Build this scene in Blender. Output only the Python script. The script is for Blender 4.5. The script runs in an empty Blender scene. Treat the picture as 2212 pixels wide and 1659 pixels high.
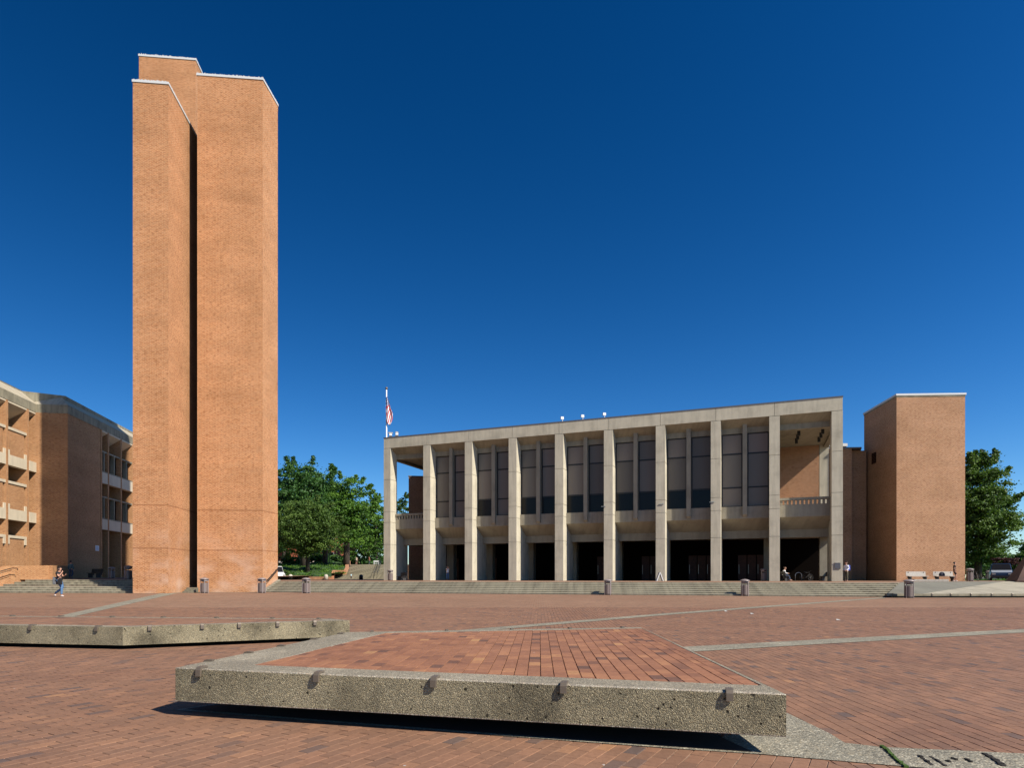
import bpy, bmesh, math, random
import numpy as np
from mathutils import Vector, Matrix
R = math.radians
random.seed(7); rng = np.random.default_rng(7)
SC = bpy.context.scene
COL = SC.collection

# ------------------------------------------------------------------ camera
CAMZ = 1.25; F = 1372.0; CX = 1106.0; HY = 1247.0      # survey of the place, metres per unit
cam = bpy.data.cameras.new('camera'); camo = bpy.data.objects.new('camera', cam); COL.objects.link(camo)
camo.location = (0, 0, CAMZ); camo.rotation_euler = (R(90), 0, 0)
cam.sensor_width = 36.0; cam.lens = 36.0 * F / 2212.0
cam.shift_y = (HY - 829.5) / 2212.0
cam.clip_start = 0.1; cam.clip_end = 3000
SC.camera = camo
# ------------------------------------------------------------------ light
SUN_EL = R(40.6); SD = Vector((.795, -.607, 0)).normalized()
w = bpy.data.worlds.new('World'); SC.world = w; w.use_nodes = True
nt = w.node_tree; nt.nodes.clear()
sky = nt.nodes.new('ShaderNodeTexSky'); sky.sky_type = 'NISHITA'; sky.sun_disc = False
sky.sun_elevation = SUN_EL; sky.sun_rotation = math.atan2(SD.x, SD.y)
sky.altitude = 0; sky.air_density = 0.85; sky.dust_density = 0.25; sky.ozone_density = 3.6
gm = nt.nodes.new('ShaderNodeGamma'); gm.inputs[1].default_value = 1.38
hs = nt.nodes.new('ShaderNodeHueSaturation'); hs.inputs['Saturation'].default_value = 1.19; hs.inputs['Value'].default_value = 0.80
bgn = nt.nodes.new('ShaderNodeBackground'); bgn.inputs[1].default_value = 0.060
wo = nt.nodes.new('ShaderNodeOutputWorld')
nt.links.new(sky.outputs[0], gm.inputs[0]); nt.links.new(gm.outputs[0], hs.inputs['Color'])
tcw = nt.nodes.new('ShaderNodeTexCoord'); sxw = nt.nodes.new('ShaderNodeSeparateXYZ'); nt.links.new(tcw.outputs['Generated'], sxw.inputs[0])
mrw = nt.nodes.new('ShaderNodeMapRange'); mrw.inputs['From Min'].default_value = -1; mrw.inputs['From Max'].default_value = 1; mrw.inputs['To Min'].default_value = .66; mrw.inputs['To Max'].default_value = 1.30
nt.links.new(sxw.outputs['X'], mrw.inputs['Value'])      # the sky deepens away from the sun, as through a polariser
vm = nt.nodes.new('ShaderNodeVectorMath'); vm.operation = 'SCALE'; nt.links.new(hs.outputs[0], vm.inputs[0]); nt.links.new(mrw.outputs[0], vm.inputs['Scale'])
nt.links.new(vm.outputs[0], bgn.inputs[0]); nt.links.new(bgn.outputs[0], wo.inputs[0])
sl = bpy.data.lights.new('sun', 'SUN'); sl.energy = 4.8; sl.angle = R(0.53); sl.color = (1.0, .93, .82)
so = bpy.data.objects.new('sun', sl); COL.objects.link(so)
sdir = Vector((SD.x * math.cos(SUN_EL), SD.y * math.cos(SUN_EL), math.sin(SUN_EL)))
so.rotation_euler = sdir.to_track_quat('Z', 'Y').to_euler(); so.location = (30, -30, 60)
SC.view_settings.view_transform = 'Standard'; SC.view_settings.look = 'None'
SC.view_settings.exposure = 0.45; SC.view_settings.gamma = 1.0
SC.cycles.max_bounces = 6; SC.cycles.diffuse_bounces = 1

# ------------------------------------------------------------------ helpers
def gp(px, py, z=0.0):
    "survey: a point of the photograph lying on the level z"
    Y = (CAMZ - z) * F / (py - HY); return ((px - CX) / F * Y, Y)
def zy(py, Y): return CAMZ + (HY - py) / F * Y
def xp(px, Y): return (px - CX) / F * Y

class MB:
    def __init__(s): s.v = []; s.f = []; s.t = []
    def face(s, pts, tone=.5):
        i = len(s.v); s.v += [tuple(p) for p in pts]; s.f.append(tuple(range(i, i + len(pts)))); s.t.append(tone)
    def prism(s, poly, z0, z1, tone=.5, bottom=True):
        n = len(poly); i = len(s.v)
        area = sum(poly[k][0] * poly[(k + 1) % n][1] - poly[(k + 1) % n][0] * poly[k][1] for k in range(n))
        if area < 0: poly = poly[::-1]
        g = lambda z, k: z[k] if isinstance(z, (list, tuple)) else z
        if area < 0 and isinstance(z0, (list, tuple)): z0 = z0[::-1]
        if area < 0 and isinstance(z1, (list, tuple)): z1 = z1[::-1]
        s.v += [(p[0], p[1], g(z0, k)) for k, p in enumerate(poly)] + [(p[0], p[1], g(z1, k)) for k, p in enumerate(poly)]
        for k in range(n):
            k2 = (k + 1) % n; s.f.append((i + k, i + k2, i + n + k2, i + n + k)); s.t.append(tone)
        s.f.append(tuple(i + n + k for k in range(n))); s.t.append(tone)
        if bottom: s.f.append(tuple(i + k for k in reversed(range(n)))); s.t.append(tone)
    def box(s, c, d, rz=0, tone=.5):
        x, y, z = d[0] / 2, d[1] / 2, d[2] / 2; ca, sa = math.cos(rz), math.sin(rz)
        pl = [(c[0] + a * ca - b * sa, c[1] + a * sa + b * ca) for a, b in ((-x, -y), (x, -y), (x, y), (-x, y))]
        s.prism(pl, c[2] - z, c[2] + z, tone)
    def tube(s, pts, r, n=8, caps=True, tone=.5):
        pts = [Vector(p) for p in pts]; rs = r if isinstance(r, (list, tuple)) else [r] * len(pts)
        base = len(s.v); pu = None
        for k, p in enumerate(pts):
            d = (pts[min(k + 1, len(pts) - 1)] - pts[max(k - 1, 0)]).normalized()
            if pu is None:
                pu = d.orthogonal().normalized()
            u = (pu - d * pu.dot(d)).normalized(); pu = u; v = d.cross(u)
            for j in range(n):
                a = 2 * math.pi * j / n; s.v.append(tuple(p + (u * math.cos(a) + v * math.sin(a)) * rs[k]))
        for k in range(len(pts) - 1):
            for j in range(n):
                a = base + k * n + j; b = base + k * n + (j + 1) % n
                s.f.append((a, b, b + n, a + n)); s.t.append(tone)
        if caps:
            s.f.append(tuple(base + j for j in reversed(range(n)))); s.t.append(tone)
            e = base + (len(pts) - 1) * n; s.f.append(tuple(e + j for j in range(n))); s.t.append(tone)
    def lathe(s, c, prof, n=24, tone=.5):
        "prof: list of (r, z)"
        base = len(s.v)
        for r_, z_ in prof:
            for j in range(n):
                a = 2 * math.pi * j / n; s.v.append((c[0] + r_ * math.cos(a), c[1] + r_ * math.sin(a), c[2] + z_))
        for k in range(len(prof) - 1):
            for j in range(n):
                a = base + k * n + j; b = base + k * n + (j + 1) % n
                s.f.append((a, b, b + n, a + n)); s.t.append(tone)
        s.f.append(tuple(base + j for j in reversed(range(n)))); s.t.append(tone)
        e = base + (len(prof) - 1) * n; s.f.append(tuple(e + j for j in range(n))); s.t.append(tone)
    def xf(s, fn): s.v = [tuple(fn(Vector(p))) for p in s.v]; return s
    def build(s, name, m, parent=None, smooth=False, local=False, bevel=0, uv=True):
        off = Vector((0, 0, 0))
        if parent is not None and not local: off = wloc(parent)
        me = bpy.data.meshes.new(name)
        me.from_pydata([tuple(Vector(p) - off) for p in s.v], [], s.f); me.update()
        me.materials.append(m)
        if uv: boxuv(me, off)
        at = me.attributes.new('tone', 'FLOAT', 'FACE'); at.data.foreach_set('value', np.array(s.t, dtype=np.float32))
        if smooth: me.polygons.foreach_set('use_smooth', [True] * len(me.polygons))
        o = bpy.data.objects.new(name, me); COL.objects.link(o)
        if parent is not None: o.parent = parent
        if bevel:
            b = o.modifiers.new('bevel', 'BEVEL'); b.width = bevel; b.segments = 3; b.limit_method = 'ANGLE'
        return o

def wloc(o):
    p = Vector(o.location)
    while o.parent: o = o.parent; p += Vector(o.location)
    return p
def boxuv(me, off):
    uvl = me.uv_layers.new(name='UVMap')
    nl = len(me.loops); co = np.zeros(len(me.vertices) * 3); me.vertices.foreach_get('co', co); co = co.reshape(-1, 3) + np.array(off)
    li = np.zeros(nl, dtype=int); me.loops.foreach_get('vertex_index', li)
    nrm = np.zeros(len(me.polygons) * 3); me.polygons.foreach_get('normal', nrm); nrm = nrm.reshape(-1, 3)
    tot = np.zeros(len(me.polygons), dtype=int); me.polygons.foreach_get('loop_total', tot)
    fn = np.repeat(nrm, tot, axis=0); P = co[li]
    h = np.hypot(fn[:, 0], fn[:, 1]); flat = np.abs(fn[:, 2]) > .8
    hx = np.where(h > 1e-6, fn[:, 0] / np.maximum(h, 1e-6), 0); hy = np.where(h > 1e-6, fn[:, 1] / np.maximum(h, 1e-6), 1)
    u = np.where(flat, P[:, 0], -hy * P[:, 0] + hx * P[:, 1]); v = np.where(flat, P[:, 1], P[:, 2])
    uvl.data.foreach_set('uv', np.stack([u, v], 1).astype(np.float32).ravel())
def tag(o, label=None, cat=None, group=None, kind=None):
    if label: o['label'] = label
    if cat: o['category'] = cat
    if group: o['group'] = group
    if kind: o['kind'] = kind
    return o
def thing(name, loc, label, cat, group=None, rz=0, scale=1):
    o = bpy.data.objects.new(name, None); COL.objects.link(o); o.location = loc; o.rotation_euler = (0, 0, rz)
    o.scale = (scale,) * 3; o.empty_display_size = .2
    return tag(o, label, cat, group)
def kids(o): return [c for c in ALLC.get(o.name, [])]
def dup(root, loc, label, rz=0, group=None, scale=1):
    "a copy of a thing with copies of its parts and sub-parts"
    r = root.copy(); COL.objects.link(r); r.location = loc; r.rotation_euler = (0, 0, rz); r.scale = (scale,) * 3
    r['label'] = label
    if group: r['group'] = group
    for ch in root.children:
        c = ch.copy(); COL.objects.link(c); c.parent = r
        for g in ch.children:
            d = g.copy(); COL.objects.link(d); d.parent = c
    return r

# ------------------------------------------------------------------ materials
def mat(name):
    m = bpy.data.materials.new(name); m.use_nodes = True; t = m.node_tree
    return m, t, t.nodes['Principled BSDF']
def N(t, kind, **kw):
    n = t.nodes.new('ShaderNode' + kind)
    for k, v in kw.items():
        if k in n.inputs: n.inputs[k].default_value = v
        else: setattr(n, k, v)
    return n
def L(t, a, b): t.links.new(a, b)
def plain(name, col, rough=.6, metal=0, noise=.0, ns=4.0, spec=.5):
    m, t, b = mat(name)
    b.inputs['Roughness'].default_value = rough; b.inputs['Metallic'].default_value = metal
    b.inputs['Specular IOR Level'].default_value = spec
    if noise:
        tc = N(t, 'TexCoord'); nz = N(t, 'TexNoise', Scale=ns, Detail=5.0)
        L(t, tc.outputs['Object'], nz.inputs['Vector'])
        r = ramp(t, [(0.3, [c * (1 - noise) for c in col]), (0.7, [min(1, c * (1 + noise)) for c in col])])
        L(t, nz.outputs['Fac'], r.inputs[0]); L(t, r.outputs[0], b.inputs['Base Color'])
    else: b.inputs['Base Color'].default_value = (*col, 1)
    return m
def ramp(t, stops, interp='LINEAR'):
    r = N(t, 'ValToRGB'); cr = r.color_ramp; cr.interpolation = interp
    while len(cr.elements) > 1: cr.elements.remove(cr.elements[-1])
    cr.elements[0].position = stops[0][0]; cr.elements[0].color = (*stops[0][1], 1)
    for p, c in stops[1:]:
        e = cr.elements.new(p); e.color = (*c, 1)
    return r
def g3(x): return (x, x, x)
def mixc(t, a, b, fac, mode='MIX'):
    n = t.nodes.new('ShaderNodeMix'); n.data_type = 'RGBA'; n.blend_type = mode
    for k, x in ((0, fac), (6, a), (7, b)):
        if isinstance(x, (int, float)): n.inputs[k].default_value = x
        elif isinstance(x, tuple): n.inputs[k].default_value = (*x, 1)
        else: L(t, x, n.inputs[k])
    return n.outputs[2]
def mapping(t, src, sc=(1, 1, 1), rot=(0, 0, 0)):
    mp = N(t, 'Mapping'); mp.inputs['Scale'].default_value = sc; mp.inputs['Rotation'].default_value = rot
    L(t, src, mp.inputs['Vector']); return mp.outputs[0]
def bump(t, b, src, dist, strength=1.0):
    bp = N(t, 'Bump', Distance=dist, Strength=strength); L(t, src, bp.inputs['Height']); L(t, bp.outputs[0], b.inputs['Normal'])

def brick_mat(name, c1, c2, dark, mortar, joints=(), bw=.25, rh=.092, band=.11, pale=(0, 0, 0), pale_top=0, clk=.58):
    "brick laid in stretcher bond, per-brick tones, mottled patches, horizontal bands of slightly different firing"
    m, t, b = mat(name); b.inputs['Roughness'].default_value = .9; b.inputs['Specular IOR Level'].default_value = .2
    tc = N(t, 'TexCoord'); uv = tc.outputs['UV']
    bt = N(t, 'TexBrick', Scale=1.0); bt.inputs['Brick Width'].default_value = bw; bt.inputs['Row Height'].default_value = rh
    bt.inputs['Mortar Size'].default_value = .014; bt.inputs['Mortar Smooth'].default_value = .1; bt.inputs['Bias'].default_value = -.1
    bt.inputs['Color1'].default_value = (*c1, 1); bt.inputs['Color2'].default_value = (*c2, 1); bt.inputs['Mortar'].default_value = (*mortar, 1)
    L(t, uv, bt.inputs['Vector'])
    # dark clinker bricks: a cell per brick
    wn = N(t, 'TexNoise', Scale=1.0, Detail=2.0); L(t, mapping(t, uv, (3.6, 21.7, 1)), wn.inputs['Vector'])
    rd = ramp(t, [(.54, (0, 0, 0)), (.60, (1, 1, 1))]); L(t, wn.outputs['Fac'], rd.inputs[0])
    dk = mixc(t, bt.outputs['Color'], dark, 0.0)
    mf = N(t, 'Math', operation='MULTIPLY'); mf.inputs[1].default_value = clk; L(t, rd.outputs[0], mf.inputs[0])
    dk = mixc(t, bt.outputs['Color'], dark, mf.outputs[0])
    bn = N(t, 'TexNoise', Scale=1.0, Detail=4.0, Roughness=.65); L(t, mapping(t, uv, (.10, .9, 1)), bn.inputs['Vector'])
    rb = ramp(t, [(.3, g3(1 - band)), (.7, g3(1 + band * .7))]); L(t, bn.outputs['Fac'], rb.inputs[0])
    c = mixc(t, dk, rb.outputs[0], 1.0, 'MULTIPLY')
    pn = N(t, 'TexNoise', Scale=.35, Detail=6.0, Roughness=.6); L(t, uv, pn.inputs['Vector'])
    rp = ramp(t, [(.32, (.88, .87, .85)), (.5, (1, 1, 1)), (.68, (1.08, 1.09, 1.11))]); L(t, pn.outputs['Fac'], rp.inputs[0])
    c = mixc(t, c, rp.outputs[0], 1.0, 'MULTIPLY')
    sx = N(t, 'SeparateXYZ'); L(t, uv, sx.inputs[0])
    if pale_top:     # lime bloom near the foot
        mr = N(t, 'MapRange'); mr.inputs['From Min'].default_value = pale_top; mr.inputs['From Max'].default_value = .3
        L(t, sx.outputs['Y'], mr.inputs['Value'])
        pz = N(t, 'TexNoise', Scale=.5, Detail=7.0); L(t, mapping(t, uv, (1, 1.6, 1)), pz.inputs['Vector'])
        r2 = ramp(t, [(.45, (0, 0, 0)), (.7, g3(.7))]); L(t, pz.outputs['Fac'], r2.inputs[0])
        ml = N(t, 'Math', operation='MULTIPLY'); L(t, r2.outputs[0], ml.inputs[0]); L(t, mr.outputs[0], ml.inputs[1])
        c = mixc(t, c, pale, ml.outputs[0])
    for jz in joints:
        sb = N(t, 'Math', operation='SUBTRACT'); sb.inputs[1].default_value = jz; L(t, sx.outputs['Y'], sb.inputs[0])
        ab = N(t, 'Math', operation='ABSOLUTE'); L(t, sb.outputs[0], ab.inputs[0])
        lt = N(t, 'Math', operation='LESS_THAN'); lt.inputs[1].default_value = .05; L(t, ab.outputs[0], lt.inputs[0])
        mm = N(t, 'Math', operation='MULTIPLY'); mm.inputs[1].default_value = .5; L(t, lt.outputs[0], mm.inputs[0])
        c = mixc(t, c, dark, mm.outputs[0])
    L(t, c, b.inputs['Base Color'])
    inv = N(t, 'Math', operation='SUBTRACT'); inv.inputs[0].default_value = 1; L(t, bt.outputs['Fac'], inv.inputs[1])
    bump(t, b, inv.outputs[0], .008, .6)
    return m

def concrete_mat(name, col, stain=.3, streak=.4, agg=0.0, rust=0):
    m, t, b = mat(name); b.inputs['Roughness'].default_value = .88; b.inputs['Specular IOR Level'].default_value = .25
    tc = N(t, 'TexCoord'); uv = tc.outputs['UV']
    n1 = N(t, 'TexNoise', Scale=.6, Detail=9.0, Roughness=.65); L(t, uv, n1.inputs['Vector'])
    r1 = ramp(t, [(.28, [c * (1 - stain) for c in col]), (.5, col), (.75, [c * (1 + stain * .45) for c in col])]); L(t, n1.outputs['Fac'], r1.inputs[0])
    n2 = N(t, 'TexNoise', Scale=1.0, Detail=6.0, Roughness=.6); L(t, mapping(t, uv, (2.6, .28, 1)), n2.inputs['Vector'])
    r2 = ramp(t, [(.3, g3(1 - streak)), (.55, g3(1.0)), (.8, g3(1.06))]); L(t, n2.outputs['Fac'], r2.inputs[0])
    c = mixc(t, r1.outputs[0], r2.outputs[0], 1.0, 'MULTIPLY')
    n3 = N(t, 'TexNoise', Scale=38.0, Detail=4.0); L(t, uv, n3.inputs['Vector'])
    r3 = ramp(t, [(.35, g3(.9)), (.65, g3(1.07))]); L(t, n3.outputs['Fac'], r3.inputs[0])
    c = mixc(t, c, r3.outputs[0], 1.0, 'MULTIPLY')
    L(t, c, b.inputs['Base Color']); bump(t, b, n3.outputs['Fac'], .004, .5)
    return m

def aggregate_mat(name, base, pits=True, scale=1.0, stain=.5):
    "exposed aggregate: pebbles standing proud of darker matrix, pits, damp dark stains"
    m, t, b = mat(name); b.inputs['Roughness'].default_value = .9; b.inputs['Specular IOR Level'].default_value = .25
    tc = N(t, 'TexCoord'); ob = tc.outputs['Object']
    v = N(t, 'TexVoronoi', Scale=75.0 * scale); L(t, ob, v.inputs['Vector'])
    wn = N(t, 'SeparateColor'); L(t, v.outputs['Color'], wn.inputs[0])
    rp = ramp(t, [(0, [c * .55 for c in base]), (.3, [c * .88 for c in base]), (.6, base), (.85, [base[0] * 1.18, base[1] * 1.1, base[2] * 1.0]), (1, [min(.8, c * 1.8) for c in base])])
    L(t, wn.outputs['Red'], rp.inputs[0])
    rdist = ramp(t, [(.2, g3(1.05)), (.62, g3(.68))]); L(t, v.outputs['Distance'], rdist.inputs[0])
    sc = mixc(t, rp.outputs[0], rdist.outputs[0], 1.0, 'MULTIPLY')
    n1 = N(t, 'TexNoise', Scale=1.15, Detail=8.0, Roughness=.62); L(t, mapping(t, ob, (1, 1, .8)), n1.inputs['Vector'])
    r1 = ramp(t, [(.36, g3(1 - stain)), (.52, g3(.92)), (.68, g3(1.2))]); L(t, n1.outputs['Fac'], r1.inputs[0])
    c = mixc(t, sc, r1.outputs[0], 1.0, 'MULTIPLY')
    h = N(t, 'Math', operation='SUBTRACT'); h.inputs[0].default_value = 1; L(t, v.outputs['Distance'], h.inputs[1])
    hh = h.outputs[0]
    if pits:
        v2 = N(t, 'TexVoronoi', Scale=12.0, Randomness=1.0); L(t, ob, v2.inputs['Vector'])
        nn = N(t, 'TexNoise', Scale=30.0); L(t, ob, nn.inputs['Vector'])
        ad = N(t, 'Math', operation='ADD'); L(t, v2.outputs['Distance'], ad.inputs[0])
        m2 = N(t, 'Math', operation='MULTIPLY'); m2.inputs[1].default_value = .35; L(t, nn.outputs['Fac'], m2.inputs[0]); L(t, m2.outputs[0], ad.inputs[1])
        pr = ramp(t, [(.25, (1, 1, 1)), (.31, (0, 0, 0))]); L(t, ad.outputs[0], pr.inputs[0])
        c = mixc(t, c, tuple(x * .12 for x in base), pr.outputs[0])
        s2 = N(t, 'Math', operation='MULTIPLY_ADD'); s2.inputs[1].default_value = -2.0; L(t, pr.outputs[0], s2.inputs[0]); L(t, hh, s2.inputs[2]); hh = s2.outputs[0]
    L(t, c, b.inputs['Base Color']); bump(t, b, hh, .006, .9)
    return m

PAVE = [(0, (.135, .095, .078)), (.08, (.175, .105, .074)), (.2, (.210, .116, .072)), (.5, (.250, .134, .080)), (.75, (.288, .150, .088)), (.93, (.33, .172, .094)), (1, (.38, .20, .10))]
def paver_mat(name, ramps=PAVE):
    m, t, b = mat(name); b.inputs['Roughness'].default_value = .78; b.inputs['Specular IOR Level'].default_value = .3
    at = N(t, 'Attribute'); at.attribute_name = 'tone'
    rp = ramp(t, ramps); L(t, at.outputs['Fac'], rp.inputs[0])
    ge = N(t, 'NewGeometry'); pos = ge.outputs['Position']
    n1 = N(t, 'TexNoise', Scale=22.0, Detail=6.0, Roughness=.7); L(t, pos, n1.inputs['Vector'])
    r1 = ramp(t, [(.3, (.80, .79, .80)), (.5, g3(1)), (.75, (1.12, 1.13, 1.14))]); L(t, n1.outputs['Fac'], r1.inputs[0])
    c = mixc(t, rp.outputs[0], r1.outputs[0], 1.0, 'MULTIPLY')
    n2 = N(t, 'TexNoise', Scale=.7, Detail=6.0, Roughness=.6); L(t, pos, n2.inputs['Vector'])
    r2 = ramp(t, [(.3, (.84, .82, .84)), (.5, g3(1)), (.7, (1.08, 1.10, 1.12))]); L(t, n2.outputs['Fac'], r2.inputs[0])
    c = mixc(t, c, r2.outputs[0], 1.0, 'MULTIPLY')
    n3 = N(t, 'TexNoise', Scale=2.6, Detail=3.0, Roughness=.5); L(t, pos, n3.inputs['Vector'])
    r3 = ramp(t, [(.66, (1, 1, 1)), (.72, (.86, .85, .86))]); L(t, n3.outputs['Fac'], r3.inputs[0]); c = mixc(t, c, r3.outputs[0], 1.0, 'MULTIPLY')
    v3 = N(t, 'TexVoronoi', Scale=2.2); L(t, pos, v3.inputs['Vector'])
    r4 = ramp(t, [(.018, (1, 1, 1)), (.026, (0, 0, 0))]); L(t, v3.outputs['Distance'], r4.inputs[0]); c = mixc(t, c, (.46, .42, .38), r4.outputs[0])
    L(t, c, b.inputs['Base Color']); bump(t, b, n1.outputs['Fac'], .004, .6)
    return m
def far_paving(name):
    m, t, b = mat(name); b.inputs['Roughness'].default_value = .85; b.inputs['Specular IOR Level'].default_value = .2
    ge = N(t, 'NewGeometry'); pos = ge.outputs['Position']
    bt = N(t, 'TexBrick', Scale=1.0); bt.inputs['Brick Width'].default_value = .215; bt.inputs['Row Height'].default_value = .11
    bt.inputs['Mortar Size'].default_value = .006; bt.inputs['Bias'].default_value = 0
    bt.inputs['Color1'].default_value = (.225, .130, .080, 1); bt.inputs['Color2'].default_value = (.31, .168, .100, 1); bt.inputs['Mortar'].default_value = (.30, .215, .145, 1)
    L(t, mapping(t, pos, rot=(0, 0, R(-87.5))), bt.inputs['Vector'])
    n1 = N(t, 'TexNoise', Scale=1.0, Detail=7.0, Roughness=.7); L(t, mapping(t, pos, (.9, 2.0, 1)), n1.inputs['Vector'])
    r1 = ramp(t, [(.28, (.70, .68, .70)), (.5, g3(1)), (.72, (1.16, 1.18, 1.20))]); L(t, n1.outputs['Fac'], r1.inputs[0])
    n2 = N(t, 'TexNoise', Scale=.09, Detail=5.0, Roughness=.6); L(t, pos, n2.inputs['Vector'])
    r2 = ramp(t, [(.3, (.88, .87, .88)), (.7, (1.1, 1.12, 1.14))]); L(t, n2.outputs['Fac'], r2.inputs[0])
    c = mixc(t, bt.outputs['Color'], r1.outputs[0], 1.0, 'MULTIPLY'); c = mixc(t, c, r2.outputs[0], 1.0, 'MULTIPLY')
    L(t, c, b.inputs['Base Color'])
    return m
def leaf_mat(name, dark, mid, light):
    m, t, b = mat(name); b.inputs['Roughness'].default_value = .55; b.inputs['Specular IOR Level'].default_value = .3
    at = N(t, 'Attribute'); at.attribute_name = 'tone'
    rp = ramp(t, [(0, dark), (.5, mid), (1, light)]); L(t, at.outputs['Fac'], rp.inputs[0])
    L(t, rp.outputs[0], b.inputs['Base Color'])
    tr = N(t, 'BsdfTranslucent'); L(t, mixc(t, rp.outputs[0], (1.0, 1.3, .3), .8, 'MULTIPLY'), tr.inputs['Color'])
    mx = N(t, 'MixShader'); mx.inputs[0].default_value = .28
    out = t.nodes['Material Output']; L(t, b.outputs[0], mx.inputs[1]); L(t, tr.outputs[0], mx.inputs[2]); L(t, mx.outputs[0], out.inputs['Surface'])
    return m
M = {}
M['tower'] = brick_mat('tower_brick', (.51, .215, .085), (.41, .158, .058), (.20, .075, .03), (.58, .37, .21), joints=(3.45, 6.75), pale=(.62, .43, .32), pale_top=6.0)
M['block'] = brick_mat('block_brick', (.43, .21, .105), (.34, .155, .078), (.18, .085, .05), (.54, .38, .24), joints=(), band=.1, clk=.5)
M['library'] = brick_mat('library_brick', (.46, .215, .09), (.37, .16, .064), (.22, .10, .05), (.52, .34, .19))
M['redbrick'] = plain('red_brick_far', (.45, .13, .07), .9, noise=.2)
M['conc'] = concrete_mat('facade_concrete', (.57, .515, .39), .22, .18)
M['conc_shade'] = concrete_mat('shaded_concrete', (.33, .295, .22), .22, .2)  # facade concrete darkened to carry the shade on soffits, fins and inner parts
M['precast'] = concrete_mat('precast_concrete', (.62, .53, .385), .1, .1)
M['roofslope'] = concrete_mat('roof_slope_concrete', (.46, .40, .29), .2, .3)
M['oldconc'] = concrete_mat('weathered_concrete', (.29, .26, .185), .4, .4)
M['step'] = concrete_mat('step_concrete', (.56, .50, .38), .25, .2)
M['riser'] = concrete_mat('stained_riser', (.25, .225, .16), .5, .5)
M['rampc'] = concrete_mat('ramp_concrete', (.40, .36, .27), .3, .25)
M['rampg'] = concrete_mat('ramp_grey', (.20, .19, .15), .2, .1)
M['agg'] = aggregate_mat('aggregate_edge', (.34, .295, .19), stain=.62, scale=1.5)
M['arris'] = aggregate_mat('aggregate_worn_sunlit_arris', (.52, .45, .35), pits=False, stain=.2, scale=1.3)  # paler from wear, with the sun on the rounded edge painted in
M['aggtop'] = aggregate_mat('aggregate_top', (.38, .335, .25), pits=False, stain=.18, scale=1.3)
M['strip'] = aggregate_mat('aggregate_strip', (.36, .33, .25), pits=False, stain=.2, scale=.8)
M['paver'] = paver_mat('clay_paver')
M['slabpaver'] = paver_mat('platform_paver', [(0, (.14, .078, .055)), (.12, (.20, .095, .058)), (.35, (.275, .124, .068)), (.65, (.335, .152, .080)), (.9, (.40, .19, .092)), (1, (.44, .24, .105))])
M['farpave'] = far_paving('distant_clay_paving')
M['mortar'] = plain('joint_sand', (.30, .235, .17), .95, noise=.35, ns=30)
M['slabmortar'] = plain('joint_sand_dark', (.20, .14, .10), .95, noise=.35, ns=30)
M['metal_white'] = plain('white_metal_coping', (.60, .60, .58), .45)
M['metal_grey'] = plain('grey_metal_coping', (.16, .16, .17), .4, .3)
M['bronze'] = plain('dull_bronze', (.17, .135, .10), .5, .3)
M['bin'] = plain('brown_bin_metal', (.20, .155, .135), .5, .2)
M['bindark'] = plain('bin_liner', (.02, .018, .02), .6)
M['binlid'] = plain('bin_lid', (.30, .25, .23), .45, .2)
M['black'] = plain('black_metal', (.015, .015, .015), .5)
M['darkint'] = plain('interior_shade', (.008, .006, .005), 1.0, spec=.02)  # near-black base colour stands in for the shade inside the lobby
M['wood'] = plain('dark_red_wood', (.07, .022, .010), .6, noise=.3)
M['steel'] = plain('galvanised_steel', (.45, .44, .40), .4, .7)
M['white'] = plain('white_paint', (.8, .8, .78), .4)
M['corten'] = plain('weathering_steel', (.115, .058, .042), .75, noise=.3, ns=2)
M['bark'] = plain('bark', (.06, .045, .032), .95, noise=.4, ns=6)
M['asph'] = plain('asphalt', (.06, .06, .06), .9, noise=.2)
M['soil'] = plain('bark_mulch', (.12, .06, .03), .95, noise=.4, ns=5)
M['grass'] = plain('ground_cover', (.035, .075, .016), .9, noise=.5, ns=1.2)
M['moss'] = plain('moss', (.055, .105, .014), .95, noise=.5, ns=60)
M['dirt_and_shade'] = plain('dirt_and_shade', (.025, .02, .015), .95, noise=.4, ns=40)  # soil in the drain slots; also the painted shade beneath the platforms
M['benchc'] = plain('pale_bench_slats', (.50, .46, .40), .7, noise=.12, ns=8)
M['benchd'] = plain('dark_bench', (.03, .027, .025), .6)
M['stone'] = plain('pale_stone', (.50, .46, .38), .8, noise=.15, ns=6)
M['leafA'] = leaf_mat('leaf_dark_green', (.018, .055, .014), (.046, .120, .025), (.10, .205, .04))
M['leafB'] = leaf_mat('leaf_bright_green', (.028, .075, .012), (.080, .175, .022), (.16, .29, .035))
M['leafC'] = leaf_mat('leaf_olive', (.034, .068, .014), (.080, .145, .025), (.155, .235, .045))
M['leafD'] = leaf_mat('leaf_purple', (.022, .008, .010), (.06, .020, .022), (.12, .045, .045))
def glass(name, col, rough=.08):
    m, t, b = mat(name); oi = N(t, 'ObjectInfo')
    rp = ramp(t, [(0, [c * .7 for c in col]), (.5, col), (1, (col[0] * 1.35, col[1] * 1.2, col[2] * 1.15))]); L(t, oi.outputs['Random'], rp.inputs[0])
    L(t, rp.outputs[0], b.inputs['Base Color']); b.inputs['Roughness'].default_value = rough; b.inputs['Specular IOR Level'].default_value = .5 if rough < .1 else .22
    return m
M['pane'] = glass('window_with_blind', (.20, .178, .15), .35)
M['panelow'] = glass('clear_window', (.010, .011, .012), .2)
M['skin'] = plain('skin', (.50, .26, .17), .55)

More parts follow.
